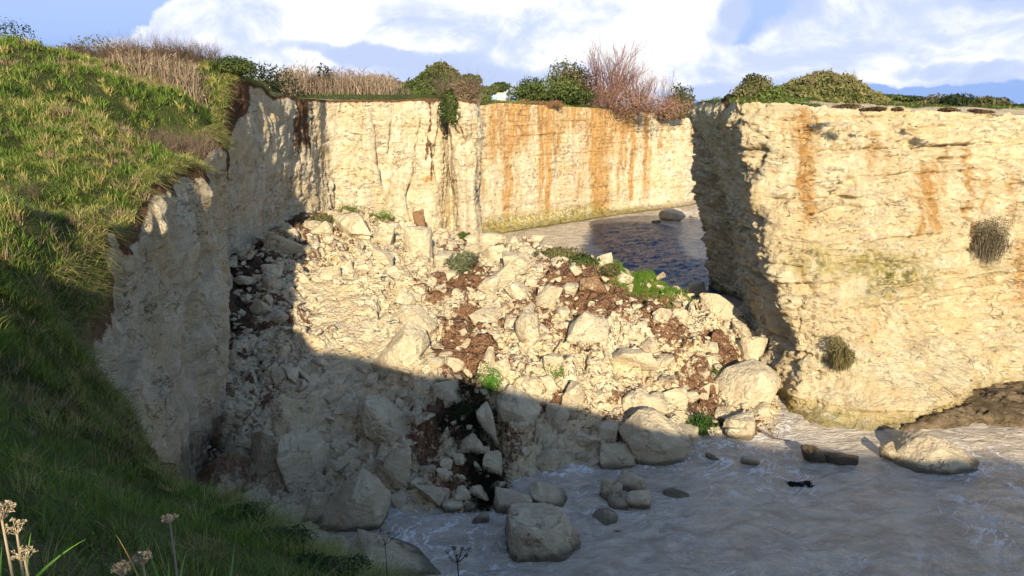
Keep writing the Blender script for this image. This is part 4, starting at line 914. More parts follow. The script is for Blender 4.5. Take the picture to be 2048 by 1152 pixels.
class Bag:
    def __init__(s): s.V = []; s.Q = []; s.T = []; s.C = []; s.n = 0
    def add(s, V, Q, T3, C):
        s.V.append(V); s.C.append(C)
        if Q is not None and len(Q): s.Q.append(Q + s.n)
        if T3 is not None and len(T3): s.T.append(T3 + s.n)
        s.n += len(V)
    def mesh(s, name, mat, origin=None, smooth=False):
        V = np.concatenate(s.V)
        if origin is not None: V = V - np.asarray(origin)
        return make_mesh(name, V, ([np.concatenate(s.Q)] if s.Q else []) + ([np.concatenate(s.T)] if s.T else []), mat, cols=np.concatenate(s.C), smooth=smooth)
def mixc(a, b, t): a = np.array(a); b = np.array(b); return a + (b - a) * t[:, None]

polyS = np.concatenate([poly_main[:-4:3], poly_main[-4:]])
def grass_pts(n, x0, x1, y0, y1, poly, powr=1.0):
    X = rng.uniform(x0, x1, n); Y = y0 + (y1 - y0) * rng.uniform(0, 1, n) ** powr
    k = (X > -Y * .82 - 3) & in_poly(X, Y, poly); return X[k], Y[k]
G = Bag()
def add_grass(X, Y, zf, lmin, lmax, wmin, wmax, dens_cut=None, hue=0.0):
    q = p3(X, Y); cl = fbm(q, (1.1, 1.1, 1), 3, .6, 100); dry = fbm(q, (.25, .25, 1), 4, .6, 101) + .5 * fbm(q, (1.7, 1.7, 1), 2, .5, 102); n = len(X)
    k = rng.uniform(0, 1, n) < np.clip(.5 + cl * 1.5, .22, 1); X, Y, cl, dry = X[k], Y[k], cl[k], dry[k]; n = len(X); Z = zf(X, Y) - .03
    L = (lmin + (lmax - lmin) * np.clip(.5 + cl, 0, 1)) * rng.uniform(.6, 1.25, n); W = rng.uniform(wmin, wmax, n)
    a = fbm(p3(X, Y), (.3, .3, 1), 2, .5, 103) * 4 + rng.normal(0, 1.0, n) - .6
    ld = np.stack([np.cos(a), np.sin(a), np.zeros(n)], -1); lean = np.abs(rng.normal(.55, .35, n))
    t = rng.uniform(0, 1, n); g = mixc((.05, .12, .014), (.21, .33, .045), t); y_ = mixc((.22, .20, .05), (.42, .34, .13), t); br = mixc((.16, .10, .055), (.34, .24, .14), t)
    d = sstep(dry + hue + rng.normal(0, .25, n), .08, .6)[:, None]; c0_ = np.clip(.55 + 1.1 * fbm(p3(X, Y), (.8, .8, 1), 3, .6, 105), .3, 1.15)[:, None]; g = g * c0_; c = g * (1 - d) + y_ * d
    bb = (rng.uniform(0, 1, n) < .06 + .4 * sstep(dry, .4, .65))[:, None]; c = np.where(bb, br, c)
    G.add(*blades(np.stack([X, Y, Z], -1), L, W, ld, lean, c))
X, Y = grass_pts(95000, -12, 3, 1.0, 16, polyS, 1.0); k = np.hypot(X, Y) > 3.0; add_grass(X[k], Y[k], ztop_main, .12, .34, .006, .013, hue=-.2)
X, Y = grass_pts(150000, -24, -4, 10, 30, polyS, 1.0); add_grass(X, Y, ztop_main, .12, .32, .011, .022, hue=-.1)
X, Y = grass_pts(110000, -45, -8, 26, 50, polyS, 1.0); add_grass(X, Y, ztop_main, .15, .38, .022, .042, hue=-.06)
X, Y = grass_pts(50000, -30, -2, 64, 90, polyS); add_grass(X, Y, ztop_main, .05, .14, .03, .05, hue=-.35)
X, Y = grass_pts(45000, -5, 34, 88, 125, polyS); add_grass(X, Y, ztop_main, .1, .3, .05, .1, hue=.05)
def tussocks(N, x0, x1, y0, y1, zf, l0, l1, wf, poly, m=46):
    X, Y = rng.uniform(x0, x1, N), rng.uniform(y0, y1, N); k = (X > -Y * .82 - 3) & in_poly(X, Y, poly); X, Y = X[k], Y[k]; n = len(X)
    q = p3(X, Y); dry = fbm(q, (.25, .25, 1), 4, .6, 101); sz = rng.uniform(.5, 1.3, n); kind = rng.uniform(0, 1, n) + dry * .8
    X2 = np.repeat(X, m); Y2 = np.repeat(Y, m); s2 = np.repeat(sz, m); a = rng.uniform(0, 6.28, n * m); r = rng.uniform(0, .16, n * m) * s2; kd = np.repeat(kind, m)[:, None]
    bx, by = X2 + np.cos(a) * r, Y2 + np.sin(a) * r; bz = zf(bx, by) - .03; ld = np.stack([np.cos(a), np.sin(a), 0 * a], -1) + (-.35, .1, 0); t = rng.uniform(0, 1, n * m)
    c = np.where(kd < .58, mixc((.05, .105, .015), (.21, .29, .055), t), np.where(kd < .92, mixc((.22, .22, .05), (.46, .40, .16), t), mixc((.20, .13, .08), (.40, .30, .20), t)))
    G.add(*blades(np.stack([bx, by, bz], -1), rng.uniform(l0, l1, n * m) * s2, np.hypot(bx, by) * wf * rng.uniform(.6, 1.3, n * m), ld, np.abs(rng.normal(.7, .4, n * m)), c, curve=.9))
tussocks(1700, -14, 0, 3.5, 16, ztop_main, .14, .38, .0009, polyS); tussocks(2800, -24, -6, 14, 30, ztop_main, .14, .42, .0009, polyS); tussocks(2800, -42, -10, 28, 48, ztop_main, .18, .5, .0009, polyS)
me = G.mesh("grass", M_grass); tag(link("grass", me), "green and straw-coloured wild grass covering the left clifftop", "grass", kind='stuff'); print('grass', len(me.vertices))
# fringe hanging over the near rim
G = Bag(); ix = np.where((Ym[0] > 5) & (Ym[0] < 52))[0]; n = 36000; i = rng.choice(ix, n); i = i[fbm(p3(Xm[0][i], Ym[0][i]), (1.2, 1.2, 1), 3, .6, 110) + rng.normal(0, .25, n) > -.1]; n = len(i)
off = rng.uniform(-.05, .6, n); X = Xm[0][i] - Nm[i, 0] * off; Y = Ym[0][i] - Nm[i, 1] * off; d_ = np.hypot(X, Y)
Z = ztop_main(X, Y) - .02; ld = np.column_stack([Nm[i], np.full(n, -.45)]) + rng.normal(0, .85, (n, 3)) * (1, 1, .4); lean = rng.uniform(.2, 1.3, n); t = rng.uniform(0, 1, n)
c = np.where((rng.uniform(0, 1, n) < .55)[:, None], mixc((.12, .16, .03), (.30, .32, .08), t), mixc((.26, .21, .09), (.42, .34, .18), t))
G.add(*blades(np.stack([X, Y, Z], -1), rng.uniform(.14, .42, n), np.clip(d_ * .0009, .007, .04), ld, lean, c, curve=1.1))
me = G.mesh("hanging_grass", M_grass); tag(link("hanging_grass", me), "long grass hanging over the near cliff edge", "grass", kind='stuff')
# headland grass
G = Bag(); polyH = poly_head[::2]
def hg(n, x0, x1, y0, y1, l0, l1, w0, w1, f):
    X = rng.uniform(x0, x1, n); Y = rng.uniform(y0, y1, n); V = np.stack([X, Y], -1); k = in_poly(X, Y, polyH) & (bare_head(p3(X, Y)) + .5 * fbm(p3(X, Y), (.35, .35, 1), 3, .5, 104) < f); add_grass(X[k], Y[k], ztop_head, l0, l1, w0, w1, hue=-.05)
hg(60000, 12, 60, 42, 66, .1, .35, .03, .06, .45); hg(15000, 20, 100, 60, 80, .15, .5, .06, .12, .6)
me = G.mesh("headland_grass", M_grass); tag(link("headland_grass", me), "short grass on top of the right headland", "grass", kind='stuff')

def leafy(n, c, r, size, cols, lumps=9, seed=0, flat=.0, shape='dome'):
    """leaf quads clustered in clumps through an uneven volume -> bag entries"""
    g = np.random.default_rng(seed); b = Bag(); c = np.array(c, float); r = np.array(r, float)
    lc_ = g.normal(size=(lumps, 3)); lc_ /= np.linalg.norm(lc_, axis=1)[:, None]; lc_ *= g.uniform(.25, .78, lumps)[:, None]
    if shape == 'dome': lc_[:, 2] = np.abs(lc_[:, 2]) * 1.0
    lr = g.uniform(.34, .6, lumps); which = g.choice(lumps, n, p=lr ** 2 / (lr ** 2).sum())
    d = g.normal(size=(n, 3)); d /= np.linalg.norm(d, axis=1)[:, None]; rad = g.uniform(.55, 1.08, n)[:, None] ** .7
    P = lc_[which] + d * lr[which][:, None] * rad * (1 + .35 * fbm(d * 2 + which[:, None] * 7.1, (1.5,) * 3, 3, .6, seed % 13 + .5))[:, None]
    P = c + P * r
    nrm = d + g.normal(0, .6, (n, 3)); nrm /= np.linalg.norm(nrm, axis=1)[:, None]
    a = np.cross(nrm, g.normal(size=(n, 3))); a /= np.linalg.norm(a, axis=1)[:, None] + 1e-9; bb = np.cross(nrm, a)
    s = size * g.uniform(.5, 1.3, n)[:, None]
    V = np.stack([P - a * s, P + bb * s * .45, P + a * s, P - bb * s * .45], 1).reshape(-1, 3)
    t = g.uniform(0, 1, n); tone = np.clip(.5 + .8 * g.normal(0, .4, lumps)[which] + .3 * (t - .5), 0, 1)
    C = mixc(cols[0], cols[1], tone); 
    if len(cols) > 2: C = np.where((g.uniform(0, 1, n) < .18)[:, None], np.array(cols[2]), C)
    b.add(V, np.arange(n * 4).reshape(n, 4), None, np.repeat(C, 4, 0)); return b
def tube(path, rad, col, k=5):
    path = np.asarray(path, float); n = len(path); T = np.gradient(path, axis=0); T /= np.linalg.norm(T, axis=1)[:, None] + 1e-9
    ref = np.array([.3, 1, .1]); a = np.cross(T, ref); a /= np.linalg.norm(a, axis=1)[:, None] + 1e-9; b = np.cross(T, a)
    th = np.linspace(0, 2 * math.pi, k, endpoint=False); V = path[:, None] + (a[:, None] * np.cos(th)[None, :, None] + b[:, None] * np.sin(th)[None, :, None]) * np.asarray(rad)[:, None, None]
    idx = np.arange(n * k).reshape(n, k); Q = np.stack([idx[:-1], np.roll(idx[:-1], -1, 1), np.roll(idx[1:], -1, 1), idx[1:]], -1).reshape(-1, 4)
    return V.reshape(-1, 3), Q, None, np.tile(np.array(col, float), (n * k, 1))
GREEN = ((.018, .035, .010), (.07, .10, .025), (.12, .13, .04)); OLIVE = ((.04, .05, .018), (.13, .13, .05), (.18, .13, .07)); BRIGHT = ((.05, .11, .012), (.14, .26, .03))
BROWN = ((.10, .065, .04), (.24, .17, .11), (.13, .13, .05)); RED = ((.16, .085, .06), (.30, .18, .13), (.20, .12, .09)); DARK = ((.012, .02, .008), (.035, .05, .016))
def branch_set(bag, base, H_, spread, n, col, seed, rad=.03, levels=2, k=3, up=1.0, jit=.25):
    """twiggy branches fanned from a base point"""
    g = np.random.default_rng(seed)
    def grow(p, d, L, r, lv):
        m = 5; pts = [p]; dd = d.copy()
        for _ in range(m - 1):
            dd = dd + g.normal(0, jit, 3) * .5 + np.array([0, 0, .08 * up]); dd /= np.linalg.norm(dd); pts.append(pts[-1] + dd * L / (m - 1))
        rr = np.linspace(r, r * .45, m); bag.add(*tube(pts, rr, np.array(col) * g.uniform(.7, 1.3), k))
        if lv > 0:
            for _ in range(g.integers(3, 5)):
                j = g.integers(1, m); e = dd + g.normal(0, .55, 3) + np.array([0, 0, .3 * up]); e /= np.linalg.norm(e); grow(pts[j], e, L * g.uniform(.45, .7), rr[j] * .6, lv - 1)
    for _ in range(n):
        a = g.uniform(0, 6.28); s = abs(g.normal(0, spread)); d = np.array([math.cos(a) * s, math.sin(a) * s, 1.0]); d /= np.linalg.norm(d)
        grow(np.array(base) + np.array([math.cos(a), math.sin(a), 0]) * g.uniform(0, .25) * H_ * spread, d, H_ * g.uniform(.5, .75), rad, levels)

def ground_at(px, Y, zf=ztop_main):
    p = at_y(px, 300, Y); x = p[0] ; z = 0
    for _ in range(4):
        z = float(zf(np.array([x]), np.array([Y]))[0]); dc = Y * math.cos(TH) + (H - z) * math.sin(TH); x = (px - 1024) / F * dc
    return np.array([x, Y, z])
def shrub(px, wpx, toppy, Y, label, cols, n=3500, zf=ztop_main, name='shrub', seed=None, leaf=None, twigs=0, twcol=(.22, .16, .11), group=None, depth=.8, cat='shrub', base=None, lumps=10, sink=.1):
    seed = int(px * 3 + toppy) if seed is None else seed
    b = ground_at(px, Y, zf) if base is None else np.array(base, float)
    if base is not None: Y = b[1]
    top = at_y(px, toppy, Y)[2]; h = max(top - b[2], .2); dc = depth_of(b); rx = wpx / 2 / F * dc
    root = empty(name, b, label, cat, group)
    bag = leafy(n, b + (0, 0, h * sink), (rx * 1.15, rx * depth, h * .92), leaf or max(.035, dc * .0022), cols, lumps=lumps, seed=seed)
    link('foliage', bag.mesh('foliage', M_leaf, b), root)
    st = Bag(); branch_set(st, b - (0, 0, .1), h * .95, .55 * rx / h, 6 + twigs, twcol, seed + 1, rad=max(.012, dc * .00022), levels=1 if twigs == 0 else 2)
    link('stems', st.mesh('stems', M_twig, b), root)
    return root
def canopy(px, Y, rx, ry, hh, label, cols, n, zf=ztop_main, name='shrub', cat='shrub'):
    # a bush that clothes the ground under it: leaves in clumps at uneven height over the real surface
    b = ground_at(px, Y, zf); g = np.random.default_rng(int(px)); a = g.uniform(0, 6.28, n); r = g.uniform(0, 1, n) ** .5; x = b[0] + np.cos(a) * r * rx; y = b[1] + np.sin(a) * r * ry; q = p3(x, y)
    cl = fbm(q, (.9, .9, 1), 4, .6, 130); cl = fbm(q, (1.5, 1.5, 1), 4, .65, 130); top = hh * (1 - r ** 4) * (.5 + 1.7 * cl) ; z = zf(x, y) + np.clip(top, .1, 9) * g.uniform(.3, 1.0, n) ** .5
    P = np.stack([x, y, z], -1); d = g.normal(size=(n, 3)) + (0, -.4, .6); d /= np.linalg.norm(d, axis=1)[:, None]; aa = np.cross(d, g.normal(size=(n, 3))); aa /= np.linalg.norm(aa, axis=1)[:, None]; bb = np.cross(d, aa); s_ = depth_of(b) * .0022 * g.uniform(.5, 1.4, n)[:, None]
    V = np.stack([P - aa * s_, P + bb * s_ * .5, P + aa * s_, P - bb * s_ * .5], 1).reshape(-1, 3); C = mixc(cols[0], cols[1], np.clip(.5 + 1.2 * fbm(P, (.7,) * 3, 3, .6, 131) + g.normal(0, .2, n), 0, 1)); C = np.where((g.uniform(0, 1, n) < .15)[:, None], np.array(cols[2]), C)
    bag = Bag(); bag.add(V, np.arange(4 * n).reshape(n, 4), None, np.repeat(C, 4, 0)); root = empty(name, b, label, cat); link('foliage', bag.mesh('foliage', M_leaf, b), root)
    st = Bag(); 
    for k in range(14):
        a_ = g.uniform(0, 6.28); p = np.array([b[0] + math.cos(a_) * rx * .6 * g.uniform(0, 1), b[1] + math.sin(a_) * ry * .6 * g.uniform(0, 1), 0]); p[2] = float(zf(p[:1], p[1:2])[0]) - .1; branch_set(st, p, hh * 1.3, .5, 3, (.2, .15, .1), int(px) + k, rad=.014, levels=1)
    link('stems', st.mesh('stems', M_twig, b), root)
# --- left skyline
shrub(40, 150, 64, 50, "dark green bush on the skyline at the far left", DARK, 4000)
shrub(190, 130, 76, 46, "dark shrub with bare twigs on the left skyline", OLIVE, 3200, twigs=16)
shrub(265, 130, 84, 47, "brown windblown shrub on the left skyline, left of the dry stalks", BROWN, 3000, twigs=22)
shrub(330, 170, 96, 49, "dark brown brush behind the dry stalks on the left skyline", BROWN, 4500, twigs=20, lumps=16)
shrub(590, 120, 140, 86, "brown brush behind the left half of the pale reeds", BROWN, 3000, lumps=16)
shrub(740, 150, 152, 88, "brown brush behind the right half of the pale reeds", BROWN, 3500, lumps=18)
shrub(455, 110, 112, 46, "green shrub capping the grassy knoll above the red soil", GREEN, 3500)
shrub(405, 70, 112, 50, "small dark shrub on the skyline left of the knoll", OLIVE, 2200, twigs=8)
shrub(530, 130, 122, 68, "low dark green shrubs seen behind the knoll", DARK, 3500)
shrub(652, 44, 134, 78, "small round dark bush standing within the dry reeds", DARK, 1500)
# dead shrubs on the slope
def dead_shrub(px, wpx, hpx, Y, label, col, n, seed, group=None, zf=ztop_main, name='dead_shrub', spread=.9, base=None):
    b = ground_at(px, Y, zf) if base is None else np.array(base, float); dc = depth_of(b); bag = Bag(); hm = hpx / F * dc; wm = wpx / F * dc
    for k in range(7):
        bb = b + (random.uniform(-.4, .4) * wm, random.uniform(-.3, .3) * wm, -.05)
        branch_set(bag, bb, hm, spread, n, col, seed + k, rad=dc * .00035, levels=2, jit=.4)
    o = link(name, bag.mesh(name, M_twig, b, smooth=True), loc=[float(v) for v in b]); return tag(o, label, 'shrub', group)
g0 = "twiggy thicket on the left skyline"
for px_, w_, h_, Y_, lab_ in [(165, 90, 50, 45, "dark twiggy shrub at the left end of the skyline thicket"), (225, 90, 58, 45.5, "second twiggy shrub of the skyline thicket from the left"), (290, 90, 62, 46, "tallest twiggy shrub, in the middle of the skyline thicket"), (350, 90, 60, 46, "twiggy shrub on the skyline right of the tallest one"), (405, 70, 50, 46.5, "last twiggy shrub of the thicket, next to the knoll")]:
    dead_shrub(px_, w_, h_, Y_, lab_, (.15, .105, .075), 16, int(px_) * 3, g0)
g1 = "dead twiggy shrubs on the left slope"
dead_shrub(315, 100, 55, 34, "grey-brown dead shrub in the grass, left one of the pair below the skyline stalks", (.20, .14, .105), 12, 41, g1)
dead_shrub(385, 100, 60, 35, "grey-brown dead shrub in the grass, right one of the pair next to the cliff edge", (.21, .145, .11), 12, 51, g1)
dead_shrub(300, 90, 30, 38, "straw-coloured dry shrub on the upper left slope", (.28, .21, .12), 8, 61, g1)
dead_shrub(160, 60, 40, 16.0, "rusty dead shrub on the near cliff edge at the shadow line", (.30, .17, .10), 9, 71, g1)
dead_shrub(150, 60, 36, 15.0, "lower rusty dead shrub on the near cliff edge", (.26, .16, .10), 8, 81, g1)
dead_shrub(40, 110, 40, 22, "dark tangle of dead stems in the left grass", (.14, .10, .07), 8, 91, g1)

def stalks(name, label, boxes, col0, col1, n, seed):
    g = np.random.default_rng(seed); bag = Bag()
    for (px0, px1, t0, t1, Y0, Y1, frac) in boxes:
        m = int(n * frac); u_ = g.uniform(0, 1, m); px = px0 + (px1 - px0) * u_; Y = g.uniform(Y0, Y1, m); X = (px - 1024) / F * Y * .97; Z = ztop_main(X, Y)
        top = H + Y * np.tan(R(14.2) * -1 + np.arctan((576 - (t0 + (t1 - t0) * u_)) / F)); env = np.clip(np.minimum(u_, 1 - u_) * 7, .35, 1) * (1 + .25 * fbm(p3(X, Y), (.5, .1, 1), 3, .6, 120)); L = np.maximum(top - Z, .5) * env * g.uniform(.3, 1.12, m)
        a = g.uniform(0, 6.28, m); ld = np.stack([np.cos(a), np.sin(a), 0 * a], -1)
        bag.add(*blades(np.stack([X, Y, Z - .05], -1), L, np.full(m, .0009) * Y * g.uniform(.6, 1.3, m), ld, np.abs(g.normal(.28, .28, m)), mixc(col0, col1, g.uniform(0, 1, m)), curve=.5))
        m2 = m // 2; j = g.integers(0, m, m2); hb = np.stack([X[j], Y[j], Z[j] + L[j] * g.uniform(.3, .9, m2)], -1); a = g.uniform(0, 6.28, m2)
        bag.add(*blades(hb, L[j] * .3, np.full(m2, .0012) * Y[j], np.stack([np.cos(a), np.sin(a), 0 * a], -1), g.uniform(.5, 1.6, m2), mixc(col0, col1, g.uniform(0, 1, m2)), curve=.6))
    tag(link(name, bag.mesh(name, M_twig)), label, 'reeds', kind='stuff')
stalks("dry_reeds", "pale dry reeds standing behind the middle cliff edge", [(545, 820, 118, 150, 74, 84, 1)], (.10, .07, .05), (.31, .235, .175), 3000, 5)
stalks("dry_stalks", "brown dry stalks leaning on the left skyline", [(215, 420, 78, 118, 41, 48, 1)], (.09, .06, .045), (.34, .26, .18), 1800, 6)
# --- middle skyline
canopy(848, 77.5, 3.2, 3.0, .9, "round green bush on the middle cliff edge, left half of the big mound", GREEN, 8000)
canopy(885, 80, 3.4, 3.0, .9, "tall olive crest of the big bushy mound above the middle cliff", OLIVE, 8000)
dead_shrub(915, 90, 62, 75, "brown twiggy growth sloping down the right side of the bushy mound", (.21, .14, .11), 14, 101)
shrub(930, 60, 165, 74, "brown leafy tangle at the edge beside the cleft", BROWN, 2600, twigs=10)
# --- trees far behind
def tree(px, wpx, crownpy, botpy, Y, label, cols, name='tree', n=2500, seed=1, trunkw=.25):
    b = ground_at(px, Y); dc = depth_of(b); rx = wpx / 2 / F * dc; top = at_y(px, crownpy, Y)[2]; cb = at_y(px, botpy, Y)[2]; h = top - cb
    root = empty(name, b, label, 'tree'); bag = leafy(n, ((b[0], b[1], cb + h * .3)), (rx * 1.1, rx, h * .72), dc * .0022, cols, lumps=8, seed=seed); link('crown', bag.mesh('crown', M_leaf, b), root)
    t = Bag(); m = np.array([b[0], b[1], cb + h * .2]); t.add(*tube([b - (0, 0, .2), (b * .5 + m * .5) + (.15, 0, 0), m], [trunkw, trunkw * .8, trunkw * .6], (.16, .13, .10), 7))
    for k in range(4):
        a = k * 1.7; t.add(*tube([(b * .3 + m * .7), m + (math.cos(a) * rx * .6, math.sin(a) * rx * .6, h * .3)], [trunkw * .5, trunkw * .2], (.16, .13, .10), 5))
    link('trunk', t.mesh('trunk', M_twig, b, True), root)
tree(942, 36, 148, 175, 130, "distant green tree just right of the bushy mound", GREEN, seed=11)
tree(995, 34, 163, 185, 150, "distant round-topped tree behind the small white building", GREEN, seed=12)
tree(962, 44, 172, 192, 140, "low distant tree left of the small white building", GREEN, seed=13)
# palm-like tree
b = ground_at(1018, 150); root = empty('palm_tree', b, "thin ragged palm tree right of the small white building", 'tree'); t = Bag(); top = at_y(1018, 176, 150); t.add(*tube([b - (0, 0, .2), (b + top) / 2, top], [.22, .2, .18], (.20, .17, .13), 7)); link('trunk', t.mesh('trunk', M_twig, b, True), root)
f = Bag(); m = 90; a = rng.uniform(0, 6.28, m); f.add(*blades(np.tile(top, (m, 1)), rng.uniform(.8, 1.5, m), np.full(m, .22), np.stack([np.cos(a), np.sin(a), 0 * a], -1), rng.uniform(.3, 2.5, m), mixc((.06, .09, .03), (.16, .17, .08), rng.uniform(0, 1, m)), curve=.9)); link('crown', f.mesh('crown', M_leaf, b), root)
# small building
def box(bag, c, s, col):
    c = np.array(c); s = np.array(s) / 2; V = np.array([[x, y, z] for x in (-1, 1) for y in (-1, 1) for z in (-1, 1)]) * s + c
    Q = np.array([[0, 1, 3, 2], [4, 6, 7, 5], [0, 4, 5, 1], [2, 3, 7, 6], [0, 2, 6, 4], [1, 5, 7, 3]]); bag.add(V, Q, None, np.tile(col, (8, 1)))
b = ground_at(1003, 145); hh = at_y(1003, 186, 145)[2] - b[2]; root = empty('small_building', b, "tiny white flat-roofed building far behind the stained cliff", 'building')
t = Bag(); box(t, b + (0, 0, hh / 2 - .2), (1.55, 2.4, hh + .2), (.62, .56, .44)); link('wall', t.mesh('wall', M_twig, b), root)
t = Bag(); box(t, b + (0, 0, hh - .02), (1.75, 2.6, .14), (.5, .45, .36)); link('roof', t.mesh('roof', M_twig, b), root)
# dark bushes over the stained cliff
shrub(1065, 90, 158, 112, "dark green bush over the stained cliff, left one of the clump", GREEN, 4500)
shrub(1135, 120, 134, 116, "tallest dark green bush over the stained cliff", OLIVE, 7000)
shrub(1110, 170, 165, 108, "low dark bushes at the front of the clump over the stained cliff", GREEN, 5000)
shrub(960, 60, 185, 100, "low hedge of green behind the cliff edge by the cleft", BRIGHT, 1200)
# bare tree
def bare_tree(px, Y, tops, label, col, seed, rad=.16, spread=.55, n=7, lv=3, name='bare_tree'):
    b = ground_at(px, Y); hh = (at_y(px, tops, Y)[2] - b[2]) * 1.2; root = empty(name, b, label, 'tree'); g = np.random.default_rng(seed); tr = Bag(); tw = Bag()
    def grow(p, d, L, r, lv, bag):
        m = 6; pts = [p]; dd = d.copy()
        for _ in range(m - 1):
            dd = dd + g.normal(0, .13, 3) + np.array([0, 0, .05]); dd /= np.linalg.norm(dd); pts.append(pts[-1] + dd * L / (m - 1))
        rr = np.linspace(r, r * .5, m); bag.add(*tube(pts, rr, np.array(col) * g.uniform(.75, 1.25), 5 if r > .04 else 3))
        if lv > 0:
            for j in range(g.integers(4, 6)):
                k = min(m - 1, 1 + j); e = dd + g.normal(0, .42, 3); e[2] += .15; e /= np.linalg.norm(e); grow(pts[k], e, L * g.uniform(.5, .72), max(rr[k] * .55, .011), lv - 1, tw)
    for k in range(n):
        a = k * 2.4; s = g.uniform(.1, spread); d = np.array([math.cos(a) * s, math.sin(a) * s, 1.0]); d /= np.linalg.norm(d); grow(b + (math.cos(a) * .3, math.sin(a) * .3, -.1), d, hh * g.uniform(.45, .6), rad, lv, tr)
    link('trunk', tr.mesh('trunk', M_twig, b, True), root); link('branches', tw.mesh('branches', M_twig, b, True), root)
bare_tree(1222, 112, 80, "tall leafless reddish tree standing over the stained cliff", (.21, .12, .105), 3, n=17, spread=.85)
bare_tree(1275, 110, 130, "shorter leafless tree right of the tall one", (.22, .125, .11), 4, rad=.1, n=11, spread=.7)
bare_tree(1326, 116, 158, "smallest leafless tree, at the right end of the red scrub", (.20, .13, .12), 5, rad=.06, n=4, spread=.4)
for k, (px, w_, tp, Y, lab) in enumerate([(1190, 57, 170, 110, "red-brown scrub at the foot of the tall bare tree, left part"), (1240, 80, 168, 106, "red-brown scrub under the bare trees, middle part"), (1295, 80, 178, 106, "red-brown scrub near the right end of the stained cliff"), (1345, 60, 192, 112, "red-brown scrub at the very right end of the stained cliff")]):
    shrub(px, w_ * 1.4, tp, Y, lab, RED, 2600, twigs=24, twcol=(.26, .16, .13), leaf=.14, group="red-brown scrub over the stained cliff")
shrub(1360, 56, 172, 135, "grey-green cone-shaped bush on the far end of the cliff", OLIVE, 2500)
shrub(1345, 60, 212, 113, "olive scrub spilling over the cliff edge near the gap", OLIVE, 1600)
# reddish sea-fern cushions on the D rim
for px, lab in [(1052, "left rust-brown cushion plant on the rim of the stained cliff"), (1075, "middle rust-brown cushion plant on the rim of the stained cliff"), (1110, "right rust-brown cushion plant on the rim of the stained cliff")]:
    zc = at_z(px, 455)[1] + 2.2; shrub(px, 38, 200, zc, lab, ((.16, .09, .045), (.26, .16, .08)), 1600, name='cushion_plant', cat='plant', group="rust-brown cushion plants on the rim", leaf=.09)
# --- headland vegetation
shrub(1500, 80, 153, 48, "dark bush on the left end of the headland top", OLIVE, 5000, zf=ztop_head, twigs=8)
shrub(1530, 70, 172, 47.5, "small green bush right of the dark one on the headland", ((.06, .09, .02), (.15, .19, .05)), 2500, zf=ztop_head)
canopy(1655, 55.3, 4.6, 2.6, .5, "broad grassy bush mound in the middle of the headland top", ((.06, .075, .02), (.22, .21, .08), (.24, .19, .10)), 9000, ztop_head)
dead_shrub(1660, 150, 24, 55, "dry stems topping the broad bush mound on the headland", (.20, .16, .09), 9, 121, zf=ztop_head)
for k, (px, w_, tp, Y, lab, cc) in enumerate([(1780, 110, 188, 56, "low green shrub right of the broad mound", GREEN), (1850, 120, 190, 60, "low olive shrub on the headland skyline", OLIVE), (1915, 90, 186, 57, "darkest low shrub on the headland skyline", DARK), (1970, 90, 192, 58, "brownish low shrub near the right end of the skyline", OLIVE), (2040, 100, 206, 60, "dark low shrubs at the right edge of the skyline", DARK), (1465, 24, 195, 48, "small dark shrub at the headland's left corner", DARK)]):
    shrub(px, w_, tp, Y, lab, cc, 2600, zf=ztop_head)
for k, (px, py, w_, lab) in enumerate([(1690, 216, 60, "dark mat of plants near the headland rim, left one"), (1745, 220, 44, "dark mat of plants near the headland rim, second from the left"), (1895, 223, 34, "dark mat of plants on the rim below the darkest skyline shrub"), (1955, 224, 44, "rightmost dark mat of plants on the headland rim"), (1795, 222, 20, "smallest dark mat of plants on the headland rim")]):
    d = ray(px, py); t_ = 36.0
    while t_ < 90:
        p = np.array([0, 0, H]) + d * t_
        if p[2] <= float(ztop_head(p[:1], p[1:2])[0]): break
        t_ += .1
    p[2] = float(ztop_head(p[:1], p[1:2])[0]); rx = w_ / 2 / F * depth_of(p)
    bag = leafy(900, p, (rx * 1.2, rx * 1.4, .16), .06, ((.05, .03, .015), (.12, .075, .035)), seed=k + 300, lumps=8); tag(link('cushion_plant', bag.mesh('cushion_plant', M_leaf, p), loc=[float(v) for v in p]), lab, 'plant', "dark cushion plants on the headland")
